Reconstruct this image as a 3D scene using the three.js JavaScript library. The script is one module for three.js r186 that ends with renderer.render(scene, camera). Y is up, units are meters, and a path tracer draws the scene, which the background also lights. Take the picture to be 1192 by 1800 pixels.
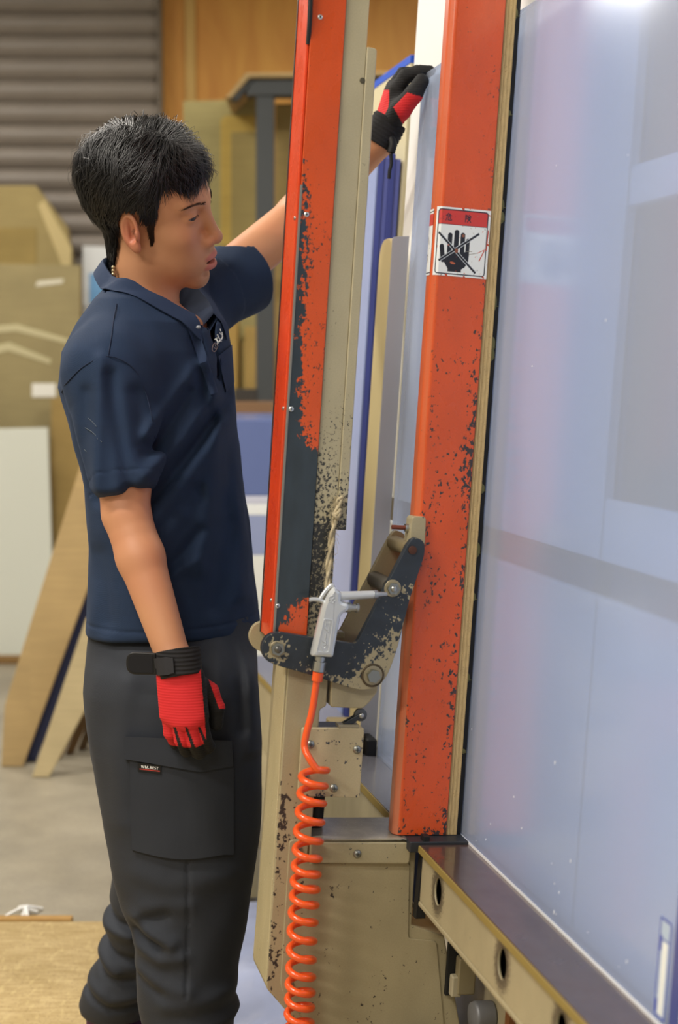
import * as THREE from 'three';
import { mergeGeometries, mergeVertices, toCreasedNormals } from 'three/addons/utils/BufferGeometryUtils.js';
import { RoundedBoxGeometry } from 'three/addons/geometries/RoundedBoxGeometry.js';
import { RectAreaLightUniformsLib } from 'three/addons/lights/RectAreaLightUniformsLib.js';
import { createNoise2D, createNoise3D } from 'simplex-noise';

// ---------------------------------------------------------------- camera, sky, lights, exposure
const FOCAL = 2670, EYE = 1.28, PITCH = Math.atan(245 / FOCAL);            // focal length in pixels of the 1192 x 1800 frame, eye height, tilt down
const scene = new THREE.Scene();
scene.background = new THREE.Color(0x20242a);
const camera = new THREE.PerspectiveCamera(2 * Math.atan(900 / FOCAL) * 180 / Math.PI, 1192 / 1800, 0.05, 60);
camera.filmGauge = 23.6;
camera.position.set(0, EYE, 0);
camera.rotation.x = -PITCH;
camera.focus = 2.36;
camera.userData.fStop = 2.2;
const renderer = new THREE.WebGLRenderer({ antialias: true });
renderer.toneMapping = THREE.LinearToneMapping;
renderer.toneMappingExposure = 2.7;
renderer.shadowMap.enabled = true;
RectAreaLightUniformsLib.init();
const LAMP_Y = 3.3, LAMP_COLOR = 0xfff7ec;
// x, z, intensity of every ceiling batten; the last one added to brighten the sheet
const LAMPS = [[-1.5, -1.3, 25], [-1.6, -3.6, 25], [1.6, -3.4, 25], [-2.2, -6.0, 14], [0.9, -5.9, 18], [-0.6, 1.2, 18], [-2.3, 0.2, 32]];

// ---------------------------------------------------------------- helpers
let seed = 7;
const rnd = () => { seed = (seed + 0x6d2b79f5) | 0; let t = Math.imul(seed ^ (seed >>> 15), 1 | seed); t = (t + Math.imul(t ^ (t >>> 7), 61 | t)) ^ t; return ((t ^ (t >>> 14)) >>> 0) / 4294967296; };
const n2 = createNoise2D(rnd), n3 = createNoise3D(rnd);
const V3 = (x, y, z) => new THREE.Vector3(x, y, z);
const clamp = (x, a = 0, b = 1) => Math.min(b, Math.max(a, x));
const lerp = (a, b, t) => a + (b - a) * t;
const sstep = (a, b, x) => { const t = clamp((x - a) / (b - a)); return t * t * (3 - 2 * t); };
const fbm = (x, y) => n2(x, y) * 0.55 + n2(x * 2.1 + 7, y * 2.1) * 0.3 + n2(x * 4.3, y * 4.3 + 3) * 0.15;
function table(rows, x) {                                                   // piecewise linear lookup, rows of [x, a, b ...]
  if (x <= rows[0][0]) return rows[0].slice(1);
  for (let i = 1; i < rows.length; i++) if (x <= rows[i][0]) { const t = (x - rows[i - 1][0]) / (rows[i][0] - rows[i - 1][0]); return rows[i].slice(1).map((b, k) => lerp(rows[i - 1][k + 1], b, t)); }
  return rows[rows.length - 1].slice(1);
}
const CP = Math.cos(PITCH), SP = Math.sin(PITCH);
function at(px, py, depth) {                                                // the point seen at a pixel, at a distance in front of the lens (world -z)
  const a = (px - 596) / FOCAL, b = -(py - 900) / FOCAL, d = V3(a, b * CP - SP, -b * SP - CP);
  return d.multiplyScalar(depth / -d.z).add(V3(0, EYE, 0));
}
const used = new Map();
function numbered(name) { const n = used.get(name) ?? 0; used.set(name, n + 1); return n ? name + '_' + String(n).padStart(3, '0') : name; }
function tag(o, label, category, group, kind) {
  if (label) o.userData.label = label;
  if (category) o.userData.category = category;
  if (group) o.userData.group = group;
  if (kind) o.userData.kind = kind;
  return o;
}
function thing(name, label, category, pos = V3(0, 0, 0), group) {
  const o = new THREE.Group(); o.name = numbered(name); o.position.copy(pos); scene.add(o);
  return tag(o, label, category, group);
}
function mesh(name, geo, mat, parent = scene, label) {
  const m = new THREE.Mesh(geo, mat); m.name = parent === scene ? numbered(name) : name; m.castShadow = m.receiveShadow = true; parent.add(m);
  if (label) m.userData.label = label;
  return m;
}
function wpart(name, geo, mat, parent, label) {                             // geometry given in world coordinates under a thing that is moved but not turned
  let o = parent; const p = V3(0, 0, 0);
  while (o && o !== scene) { p.add(o.position); o = o.parent; }
  return mesh(name, geo.translate(-p.x, -p.y, -p.z), mat, parent, label);
}
// uv in metres from the dominant axis of each face
function uvBox(geo) {
  const g = geo.index ? geo.toNonIndexed() : geo, p = g.attributes.position, uv = new Float32Array(p.count * 2), a = V3(), b = V3(), c = V3();
  for (let i = 0; i < p.count; i += 3) {
    a.fromBufferAttribute(p, i); b.fromBufferAttribute(p, i + 1); c.fromBufferAttribute(p, i + 2);
    const n = b.clone().sub(a).cross(c.clone().sub(a)), ax = Math.abs(n.x), ay = Math.abs(n.y), az = Math.abs(n.z);
    [a, b, c].forEach((q, k) => { const [u, v] = az >= ax && az >= ay ? [q.x, q.y] : ax >= ay ? [q.z, q.y] : [q.x, q.z]; uv[(i + k) * 2] = u; uv[(i + k) * 2 + 1] = v; });
  }
  g.setAttribute('uv', new THREE.BufferAttribute(uv, 2));
  return g;
}
const box = (x0, x1, y0, y1, z0, z1, r = 0.0015) => {
  const w = x1 - x0, h = y1 - y0, d = z1 - z0, rr = Math.min(r, w / 2.2, h / 2.2, d / 2.2);
  const g = rr > 0.0002 ? new RoundedBoxGeometry(w, h, d, 1, rr) : new THREE.BoxGeometry(w, h, d);
  return uvBox(g.translate((x0 + x1) / 2, (y0 + y1) / 2, (z0 + z1) / 2));
};
function shapeOf(pts, r = 0) {                                              // polygon with rounded corners
  const s = new THREE.Shape(), n = pts.length;
  for (let i = 0; i < n; i++) {
    const p = new THREE.Vector2(...pts[i]), a = new THREE.Vector2(...pts[(i + n - 1) % n]), b = new THREE.Vector2(...pts[(i + 1) % n]);
    const rr = Math.min(pts[i][2] ?? r, p.distanceTo(a) / 2.05, p.distanceTo(b) / 2.05);
    const p0 = p.clone().add(a.sub(p).normalize().multiplyScalar(rr)), p1 = p.clone().add(b.sub(p).normalize().multiplyScalar(rr));
    if (i === 0) s.moveTo(p0.x, p0.y); else s.lineTo(p0.x, p0.y);
    if (rr > 0) s.quadraticCurveTo(p.x, p.y, p1.x, p1.y);
  }
  s.closePath();
  return s;
}
function plate(pts, z0, z1, { r = 0, bevel = 0.0012, holes = [], seg = 8 } = {}) {      // extruded polygon from z0 to z1
  const s = pts instanceof THREE.Shape ? pts : shapeOf(pts, r);
  for (const [x, y, hr, hy] of holes) { const h = new THREE.Path(); h.absellipse(x, y, hr, hy ?? hr, 0, Math.PI * 2, true); s.holes.push(h); }
  const b = Math.min(bevel, (z1 - z0) / 2.5);
  const g = new THREE.ExtrudeGeometry(s, { depth: z1 - z0 - 2 * b, bevelEnabled: b > 0, bevelThickness: b, bevelSize: b, bevelOffset: -b, bevelSegments: 2, curveSegments: seg });
  return uvBox(g.translate(0, 0, z0 + b));
}
const ngon = (r, n, h, x, y, z, turn = 0) => new THREE.CylinderGeometry(r * 0.96, r, h, n).rotateY(turn).rotateX(Math.PI / 2).translate(x, y, z + h / 2);
const disc = (r, h, x, y, z) => uvBox(new THREE.LatheGeometry([[0, 0], [r, 0], [r, h * 0.7], [r * 0.93, h], [0, h]].map((p) => new THREE.Vector2(...p)), 28).rotateX(Math.PI / 2).translate(x, y, z));
const dome = (r, h, x, y, z) => uvBox(new THREE.LatheGeometry([[r, 0], [r * 0.98, h * 0.3], [r * 0.75, h * 0.8], [r * 0.4, h * 0.97], [0, h]].map((p) => new THREE.Vector2(...p)), 20).rotateX(Math.PI / 2).translate(x, y, z));
const tube = (pts, r, seg = 64, rad = 10, closed = false) => new THREE.TubeGeometry(new THREE.CatmullRomCurve3(pts, closed), seg, r, rad, closed);
const merge = (list) => mergeGeometries(list.map((g) => { g = g.index ? g.toNonIndexed() : g; for (const k of Object.keys(g.attributes)) if (!['position', 'normal', 'uv'].includes(k)) g.deleteAttribute(k); if (!g.attributes.uv) g.setAttribute('uv', new THREE.BufferAttribute(new Float32Array(g.attributes.position.count * 2), 2)); return g; }));

// ---------------------------------------------------------------- procedural materials
const hex = (h) => [(h >> 16) & 255, (h >> 8) & 255, h & 255];
function painted({ x0, x1, y0, y1, ppm = 1000, rough = 0.5, bump = 0, flat = false, ...more }, f) {     // a texture covering x0..x1, y0..y1 metres of uv
  const w = Math.max(8, Math.min(2048, Math.round((x1 - x0) * ppm))), h = Math.max(8, Math.min(2048, Math.round((y1 - y0) * ppm)));
  const c = new Uint8Array(w * h * 4), q = new Uint8Array(w * h * 4), o = {};
  for (let j = 0; j < h; j++) for (let i = 0; i < w; i++) {
    o.r = o.g = o.b = 128; o.rough = rough; o.metal = 0; o.h = 0;
    f(x0 + (i + 0.5) / w * (x1 - x0), y0 + (j + 0.5) / h * (y1 - y0), o);
    const k = (j * w + i) * 4;
    c[k] = clamp(o.r, 0, 255); c[k + 1] = clamp(o.g, 0, 255); c[k + 2] = clamp(o.b, 0, 255); c[k + 3] = 255;
    q[k] = clamp(o.h * 255, 0, 255); q[k + 1] = clamp(o.rough * 255, 0, 255); q[k + 2] = clamp(o.metal * 255, 0, 255); q[k + 3] = 255;
  }
  const make = (d, srgb) => {
    const t = new THREE.DataTexture(d, w, h); t.magFilter = t.minFilter = THREE.LinearFilter; t.wrapS = t.wrapT = THREE.RepeatWrapping;
    if (srgb) t.colorSpace = THREE.SRGBColorSpace;
    t.repeat.set(1 / (x1 - x0), 1 / (y1 - y0)); t.offset.set(-x0 / (x1 - x0), -y0 / (y1 - y0)); t.needsUpdate = true;
    return t;
  };
  if (flat) return new THREE.MeshPhysicalMaterial({ map: make(c, true), roughness: rough, ...more });
  const map = make(c, true), aux = make(q, false);
  const m = new THREE.MeshPhysicalMaterial({ map, roughnessMap: aux, roughness: 1, metalnessMap: aux, metalness: 1, ...more });
  if (bump) { m.bumpMap = aux; m.bumpScale = bump; }
  return m;
}
const plain = (color, roughness = 0.6, metalness = 0, more = {}) => new THREE.MeshPhysicalMaterial({ color, roughness, metalness, ...more });
const set = (o, c, k = 1) => { o.r = c[0] * k; o.g = c[1] * k; o.b = c[2] * k; };
const mixc = (o, c, t) => { o.r = lerp(o.r, c[0], t); o.g = lerp(o.g, c[1], t); o.b = lerp(o.b, c[2], t); };
const chipNoise = (x, y) => n2(x * 70, y * 55) * 0.55 + n2(x * 170 + 9, y * 130) * 0.34 + n2(x * 420, y * 330) * 0.2;
const ORANGE = hex(0xd65422), BEIGE = hex(0xa89d7d), DARK = hex(0x2b3138), BARE = hex(0x35414a);
function coat(o, x, y, base, dens, chip = DARK, gloss = 0.38, fine = 1) {             // enamel with paint chipped off where noise passes a density
  const m = 1 + 0.05 * fbm(x * 9, y * 5) + 0.02 * n2(x * 300, y * 300);
  set(o, base, m); o.rough = gloss + 0.1 * fbm(x * 20, y * 14); o.h = 0.8;
  const c = chipNoise(x * fine, y * fine) + 0.25 * n2(x * 14, y * 9);
  const t = sstep(0.02, 0.07, c - (1.05 - dens));
  if (t > 0) { mixc(o, chip, t); o.rough = lerp(o.rough, 0.55, t); o.h = lerp(o.h, 0.2, t); }
  return t;
}
const steel = plain(0xb9bbb8, 0.32, 1), zinc = plain(0x9fa29c, 0.42, 1), darkSteel = plain(0x4a4d50, 0.45, 0.8), black = plain(0x0d0e10, 0.6);
const wallPaint = (c, s = 1) => painted({ x0: 0, x1: 4, y0: 0, y1: 4, ppm: 90, rough: 0.85, flat: true }, (x, y, o) => { set(o, c, 1 + s * 0.06 * fbm(x * 1.2, y * 1.2) + 0.015 * n2(x * 20, y * 20)); });
const cardboard = (c) => painted({ x0: 0, x1: 1, y0: 0, y1: 1, ppm: 200, rough: 0.9, flat: true }, (x, y, o) => set(o, c, 1 + 0.05 * fbm(x * 3, y * 3) + 0.03 * n2(x * 3, y * 70)));
const woodMat = (c, d, s = 1) => painted({ x0: 0, x1: 1.2, y0: 0, y1: 2.4, ppm: 220, rough: 0.6, flat: true }, (x, y, o) => {
  const g = fbm(x * 9 * s + 0.5 * n2(x * 2, y * 1.3), y * 0.9), r = n2(x * 90 * s, y * 3); set(o, c); mixc(o, d, clamp(0.35 + 0.5 * g + 0.14 * r)); o.rough = 0.55 + 0.1 * g;
});

// ---------------------------------------------------------------- the room
const structure = (name, geo, mat, parent) => { const m = mesh(name, geo, mat, parent ?? scene); if (!parent) m.userData.kind = 'structure'; return m; };
const concrete = painted({ x0: 0, x1: 5, y0: 0, y1: 5, ppm: 200, rough: 0.6 }, (x, y, o) => {
  set(o, hex(0x989180), 1 + 0.1 * fbm(x * 1.1, y * 1.1) + 0.05 * fbm(x * 6, y * 6) + 0.03 * n2(x * 60, y * 60)); o.rough = 0.5 + 0.15 * fbm(x * 2, y * 2);
});
const BACK = 7.7, LEFT = -4.2, RIGHT = 3.4, FRONT = 3.2, CEIL = 4.4;
structure('floor', box(LEFT, RIGHT, -0.1, 0, -BACK, FRONT, 0), concrete);
structure('ceiling', box(LEFT, RIGHT, CEIL, CEIL + 0.1, -BACK, FRONT, 0), wallPaint(hex(0xb9b8b0)));
const wb = structure('wall_back', box(LEFT, RIGHT, 0, CEIL, -BACK - 0.15, -BACK, 0), wallPaint(hex(0x9a8f78)));
structure('wall_left', box(LEFT - 0.15, LEFT, 0, CEIL, -BACK, FRONT, 0), wallPaint(hex(0xb5ad9a)));
structure('wall_right', box(RIGHT, RIGHT + 0.15, 0, CEIL, -BACK, FRONT, 0), wallPaint(hex(0xc9ccd0)));
structure('wall_front', box(LEFT, RIGHT, 0, CEIL, FRONT, FRONT + 0.15, 0), wallPaint(hex(0xc4bfb2)));
// amber plywood lining on the back wall, panel by panel, with a pale batten
{
  const ply = woodMat(hex(0xcf9a48), hex(0xb67a34), 0.5), z = -BACK;
  const e0 = at(284, 100, BACK).x, e1 = at(327, 100, BACK).x, e2 = at(345, 100, BACK).x;
  structure('plywood_panel', box(e0, e1 + 0.02, 0, CEIL, z, z + 0.018, 0.003), ply, wb);
  structure('plywood_panel', box(e2 - 0.01, e2 + 1.2, 0, CEIL, z, z + 0.018, 0.003), ply, wb);
  structure('plywood_panel', box(e2 + 1.205, RIGHT, 0, CEIL, z, z + 0.018, 0.003), ply, wb);
  structure('batten', box(e1, e2, 0, CEIL, z + 0.018, z + 0.036, 0.003), woodMat(hex(0xc2a05c), hex(0xb08c48)), wb);
  structure('edge_trim', box(e0 - 0.012, e0 + 0.012, 0, CEIL, z + 0.018, z + 0.04, 0.003), woodMat(hex(0xb09a6a), hex(0xa08a5a)), wb);
}
// roller shutter: curved slats between guides
{
  const sh = tag(thing('roller_shutter', 'closed grey roller shutter of curved horizontal slats in the back wall', 'shutter', V3(at(100, 300, BACK).x, 0, -BACK + 0.06)), null, null);
  const x0 = LEFT + 0.05, x1 = at(283, 100, BACK).x, pitch = 0.1075, n = 33, prof = [[0, 0]];
  for (let i = 0; i <= 10; i++) { const t = i / 10; prof.push([t * (pitch - 0.005), 0.006 + 0.026 * Math.sin(Math.PI * t) ** 0.8]); }
  prof.push([pitch - 0.005, 0]);
  const sp = [], si = [], su = [];
  prof.forEach(([y, z]) => { for (const x of [x0, x1]) { sp.push(x, y, z); su.push(x, y); } });
  for (let i = 0; i < prof.length; i++) { const a = i * 2, b = ((i + 1) % prof.length) * 2; si.push(a, a + 1, b + 1, a, b + 1, b); }
  let slatGeo = new THREE.BufferGeometry(); slatGeo.setAttribute('position', new THREE.Float32BufferAttribute(sp, 3)); slatGeo.setAttribute('uv', new THREE.Float32BufferAttribute(su, 2)); slatGeo.setIndex(si);
  slatGeo = toCreasedNormals(slatGeo, 0.7);
  const sm = painted({ x0: 0, x1: 2, y0: 0, y1: 1, ppm: 100, rough: 0.45, flat: true }, (x, y, o) => { set(o, hex(0x857d74), 1 + 0.07 * fbm(x * 2, y * 8)); });
  for (let i = 0; i < n; i++) { const m = mesh('slat', slatGeo, sm, sh); m.position.set(-sh.position.x, 0.03 + i * pitch, 0); }
  mesh('bottom_bar', box(x0 - sh.position.x, x1 - sh.position.x, 0, 0.03, -0.01, 0.05, 0.003), plain(0x6f6a63, 0.5, 0.4), sh);
  mesh('guide_rail', box(x1 - sh.position.x, x1 - sh.position.x + 0.012, 0, CEIL - 0.8, -0.02, 0.06, 0.002), plain(0x6d665c, 0.5, 0.5), sh);
}
// ceiling battens
for (const [x, z, I] of LAMPS) {
  const where = `${x < 0 ? 'left' : 'right'} side of the workshop, ${z < -5 ? 'by the back wall' : z < -3 ? 'over the far boards' : z < -1 ? 'over the worker' : z < 0.5 ? 'beside the viewer, added to brighten the sheet' : 'behind the viewer'}`;
  const t = thing('fluorescent_lamp', `white twin tube batten hung on the ${where}`, 'lamp', V3(x, LAMP_Y, z), 'ceiling battens');
  mesh('lamp_body', box(-0.62, 0.62, 0.03, 0.09, -0.11, 0.11, 0.01), plain(0xe8e8e4, 0.5), t);
  const glow = new THREE.MeshStandardMaterial({ color: 0xffffff, emissive: LAMP_COLOR, emissiveIntensity: 2.2 });
  for (const s of [-1, 1]) mesh('lamp_tube', new THREE.CylinderGeometry(0.016, 0.016, 1.2, 14).rotateZ(Math.PI / 2).translate(0, 0.012, s * 0.06), glow, t);
  for (const s of [-1, 1]) mesh('hanger', new THREE.CylinderGeometry(0.006, 0.006, CEIL - LAMP_Y - 0.08, 8).translate(s * 0.4, 0.08 + (CEIL - LAMP_Y - 0.08) / 2, 0), steel, t);
  const l = new THREE.RectAreaLight(LAMP_COLOR, I, 1.2, 0.24); l.position.set(0, -0.012, 0); l.rotation.x = -Math.PI / 2; t.add(l);
}

// ---------------------------------------------------------------- boards and rack in the background
const slab = (pts, depth, thick) => {                                       // outline seen at pixels, given its own distance and thickness
  const q = pts.map(([x, y]) => { const p = at(x, y, depth); return [p.x, Math.max(0.002, p.y)]; });
  return plate(q, -depth - thick, -depth, { bevel: 0.003 });
};
const rect = (x0, y0, x1, y1) => [[x0, y1], [x1, y1], [x1, y0], [x0, y0]];
const floorY = (depth) => { let lo = 600, hi = 3000; for (let i = 0; i < 40; i++) { const m = (lo + hi) / 2; if (at(596, m, depth).y > 0.002) lo = m; else hi = m; } return lo; };
function boardThing(name, label, category, pts, depth, thick, mat, group) {
  const g = slab(pts, depth, thick); g.computeBoundingBox(); const b = g.boundingBox, base = V3((b.min.x + b.max.x) / 2, b.min.y, -depth - thick / 2);
  const t = thing(name, label, category, base, group);
  wpart('sheet', g, mat, t);
  return t;
}
const kraft = cardboard(hex(0x998d66)), kraftDark = cardboard(hex(0x9a8350)), tan = cardboard(hex(0xb59c6e)), tanLight = cardboard(hex(0xc2b28a)), brownCard = cardboard(hex(0x8a6c40));
{
  const F = (d) => floorY(d);
  let t = boardThing('cardboard_sheet', 'tall cardboard sheet with a cut corner standing furthest back at the left', 'cardboard', [[-120, F(7.25)], [128, F(7.25)], [126, 452], [118, 400], [62, 326], [-120, 326]], 7.25, 0.06, cardboard(hex(0x9f8f60)));
  wpart('tape_strip', slab([[66, 360], [78, 352], [126, 436], [124, 470], [110, 470]], 7.247, 0.004), plain(0xc4b27c, 0.5), t);
  wpart('brown_panel', slab(rect(-20, 400, 64, 466), 7.245, 0.004), cardboard(hex(0x9a8650)), t);
  t = boardThing('cardboard_sheet', 'wide cardboard sheet with taped seams and white labels at the left', 'cardboard', [[-120, F(6.95)], [141, F(6.95)], [141, 466], [-120, 462]], 6.95, 0.05, kraft);
  wpart('paper_label', slab(rect(56, 674, 98, 698), 6.948, 0.003), plain(0xeeeee6, 0.7), t);
  wpart('paper_label', slab([[62, 504], [110, 498], [112, 490], [66, 494]], 6.948, 0.003), plain(0xd8d4c0, 0.7), t);
  wpart('tape_strip', slab([[-20, 574], [30, 570], [120, 596], [118, 604], [28, 582], [-20, 586]], 6.948, 0.003), plain(0xc3bb94, 0.4), t);
  wpart('tape_strip', slab([[-20, 610], [16, 602], [90, 632], [88, 640], [14, 616], [-20, 626]], 6.948, 0.003), plain(0xc3bb94, 0.4), t);
  t = boardThing('poster_board', 'white board with a blue panel standing behind the worker by the shutter', 'board', [[145, F(7.35)], [262, F(7.35)], [262, 436], [145, 432]], 7.35, 0.03, plain(0xdfe4e6, 0.5));
  wpart('blue_panel', slab(rect(157, 480, 184, 535), 7.348, 0.003), plain(0x6fa6d8, 0.5), t);
  boardThing('white_sheet', 'plain white sheet standing on the floor at the left edge', 'board', [[-120, F(6.75)], [97, F(6.75)], [84, 752], [-120, 756]], 6.75, 0.025, plain(0xdfe4da, 0.45));
  boardThing('timber_offcut', 'long low timber offcut lying at the foot of the white sheet', 'timber', [[-60, F(6.6)], [40, F(6.6)], [40, F(6.6) - 12], [-60, F(6.6) - 12]], 6.6, 0.06, brownCard);
  boardThing('cardboard_sheet', 'narrow cardboard sheet behind the white sheet, beside the worker', 'cardboard', [[84, F(6.84)], [170, F(6.84)], [175, 700], [90, 700]], 6.84, 0.03, cardboard(hex(0x9f8752)));
  // boards tipped to the right, one behind the other
  const lean = 'boards tipped against the stack behind the worker';
  boardThing('leaning_board', 'broad brown cardboard board leaning to the right, foremost of the tipped boards', 'board', [[2, F(4.85)], [40, F(4.85)], [196, 922], [196, 770], [150, 790], [96, 960], [8, 1240]], 4.85, 0.02, tan, lean);
  boardThing('leaning_board', 'dark navy board leaning beside the broad brown cardboard board', 'board', [[36, F(4.92)], [62, F(4.92)], [202, 990], [202, 900]], 4.92, 0.035, plain(0x2a3560, 0.4), lean);
  boardThing('leaning_board', 'pale buff board leaning beside the dark navy board', 'board', [[56, F(4.72)], [86, F(4.72)], [186, 1180], [196, 1010], [150, 1090]], 4.72, 0.03, tanLight, lean);
  for (let i = 0; i < 4; i++) boardThing('corrugated_offcut', ['dark brown cardboard offcut next to the pale buff board', 'brown cardboard offcut second from the pale buff board', 'dull brown cardboard offcut third from the pale buff board', 'grey cardboard offcut nearest the worker among the leaning boards'][i], 'cardboard',
    [[92 + i * 22, F(4.95 + i * 0.06)], [106 + i * 22, F(4.95 + i * 0.06)], [212 + i * 8, 1120], [196 + i * 8, 1100]], 4.95 + i * 0.06, 0.03, [brownCard, cardboard(hex(0x6f5636)), cardboard(hex(0x5d4a31)), plain(0x77757e, 0.5)][i], lean);
  // steel rack with sheets behind the raised arm
  const rack = thing('steel_rack', 'dark grey steel rack frame behind the raised arm', 'rack', V3(at(465, 700, 6).x, 0, -6));
  const rs = plain(0x4c5052, 0.55, 0.4);
  wpart('upright', slab([[450, F(6)], [482, F(6)], [482, 140], [450, 140]], 6, 0.07), rs, rack);
  wpart('upright', slab([[660, F(6)], [690, F(6)], [690, 140], [660, 140]], 6, 0.07), rs, rack);
  wpart('top_beam', slab([[432, 168], [700, 166], [700, 138], [438, 138]], 5.99, 0.08), rs, rack);
  wpart('brace', slab([[404, 176], [418, 176], [446, 140], [432, 138]], 5.98, 0.05), rs, rack);
  wpart('shelf_beam', slab(rect(412, 706, 700, 732), 5.97, 0.9), plain(0x8a6a4c, 0.7), rack);
  wpart('shelf_bearer', slab(rect(412, 684, 452, 706), 5.99, 0.4), plain(0x3a3631, 0.7), rack);
  wpart('middle_beam', slab(rect(448, 430, 700, 452), 5.985, 0.06), rs, rack);
  boardThing('tan_board', 'slanted tan board edge resting on top of the steel rack', 'board', [[396, 172], [406, 172], [438, 136], [700, 132], [700, 126], [432, 128]], 5.96, 0.4, tan);
  t = boardThing('cardboard_backboard', 'olive cardboard panel with a yellow folded frame behind the worker\'s head', 'cardboard', [[322, F(6.3)], [452, F(6.3)], [452, 174], [322, 178]], 6.3, 0.04, cardboard(hex(0xa09666)));
  wpart('yellow_frame', slab([[388, 432], [452, 432], [452, 203], [396, 203, 0.02], [388, 212]], 6.295, 0.005), cardboard(hex(0xbaa055)), t);
  wpart('inner_panel', slab(rect(406, 232, 452, 430), 6.29, 0.004), cardboard(hex(0x998a58)), t);
  t = boardThing('cardboard_backboard', 'tan cardboard panel inside the rack right of the dark upright', 'cardboard', [[484, 704], [650, 704], [650, 180], [484, 182]], 6.25, 0.04, cardboard(hex(0xa8935f)));
  for (const [i, [x0, y0, x1, y1, c]] of [[414, 600, 436, 684, 0xd8c47c], [430, 574, 456, 684, 0xcfae62], [400, 560, 418, 684, 0xb8964c]].entries())
    boardThing('timber_block', ['pale yellow timber block on the rack shelf, middle one', 'golden timber block on the rack shelf beside the upright', 'brown timber block on the rack shelf nearest the worker'][i], 'timber', rect(x0, y0, x1, y1), 6.05 - i * 0.03 + 0.12, 0.1, woodMat(hex(c), hex(c).map((v) => v * 0.86)), 'timber blocks on the shelf');
  // panels lying flat in a stack between the worker and the saw
  const lay = 'panels stacked flat behind the saw';
  for (const [i, [y0, y1, c, x0, r]] of [[738, 872, 0x6575a8, 380, 0.25], [872, 886, 0xc9cde0, 372, 0.4], [886, 906, 0xe9eef0, 376, 0.4], [906, 976, 0x939fc6, 372, 0.3], [976, 1196, 0xe3e6e2, 366, 0.4], [1196, 1312, 0x62709f, 370, 0.25], [1312, F(4.75), 0x9b958a, 364, 0.8]].entries())
    boardThing('panel_stack', ['blue film wrapped pack of panels on top of the flat stack', 'thin lavender sheet under the top blue pack', 'white sheet under the thin lavender sheet', 'lavender pack in the middle of the flat stack', 'thick white pack low in the flat stack', 'blue pack near the bottom of the flat stack', 'grey pallet under the flat stack of panels'][i], i === 6 ? 'pallet' : 'panels', rect(x0, y0, 545, y1), 4.75, 0.8, plain(c, r), lay);
}
// plywood sheet, film and scraps on the floor
{
  const osb = painted({ x0: 0, x1: 1.5, y0: 0, y1: 1.5, ppm: 500, rough: 0.75 }, (x, y, o) => {
    const a = n2(x * 10, y * 60), b = n2(x * 45 + 3, y * 13), c = fbm(x * 4, y * 4); set(o, hex(0xb8a274)); mixc(o, hex(0x9a8352), clamp(0.3 + 0.35 * a + 0.25 * c)); mixc(o, hex(0xd8c48e), clamp(0.6 * b - 0.2)); if (n2(x * 120, y * 260) > 0.72) mixc(o, hex(0x6f5936), 0.7);
  });
  const zb = -3.42, t = thing('plywood_sheet', 'worn plywood sheet lying on the floor under the worker', 'plywood', V3(-0.9, 0, -2.6));
  wpart('sheet', box(-2.2, -0.14, 0, 0.014, zb, -1.6, 0.003), osb, t);
  wpart('edge_strip', box(-2.2, -0.62, 0.002, 0.02, zb - 0.025, zb - 0.001, 0.004), woodMat(hex(0xb58f50), hex(0xa07a40)), t);
  const film = new THREE.PlaneGeometry(0.3, 0.8, 24, 40).rotateX(-Math.PI / 2); const p = film.attributes.position;
  for (let i = 0; i < p.count; i++) { const x = p.getX(i), z = p.getZ(i); p.setY(i, 0.012 + 0.012 * (0.5 + 0.5 * n2(x * 6, z * 5)) + 0.006 * (0.5 + 0.5 * n2(x * 21, z * 11))); }
  film.computeVertexNormals();
  const c = at(480, 1800, 2.95);
  const f = thing('plastic_film', 'pale blue plastic film crumpled on the floor beside the saw stand', 'plastic film', V3(c.x - 0.035, 0.014, -3.1));
  mesh('film_sheet', film, plain(0xb9c4e6, 0.22, 0, { transmission: 0.25, side: THREE.DoubleSide }), f);
  mesh('folded_edge', tube([V3(-0.14, 0.018, -0.39), V3(-0.145, 0.022, -0.1), V3(-0.14, 0.02, 0.15), V3(-0.145, 0.02, 0.39)], 0.012, 40, 8), plain(0xf2f4f6, 0.3), f);
  const s = at(42, 1640, 3.5), sc = thing('plastic_scrap', 'small white twisted plastic scrap on the concrete at the left', 'scrap', V3(s.x, 0, -3.5));
  for (let i = 0; i < 5; i++) { const a = rnd() * 6, r = 0.02 + rnd() * 0.03; mesh('strand', tube([V3(-r * Math.cos(a), 0.005, -r * Math.sin(a)), V3(0.01 * rnd(), 0.012 + 0.01 * rnd(), 0.01 * rnd()), V3(r * Math.cos(a), 0.005, r * Math.sin(a))], 0.0035, 16, 6), plain(0xf4f5f2, 0.4), sc); }
}

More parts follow.
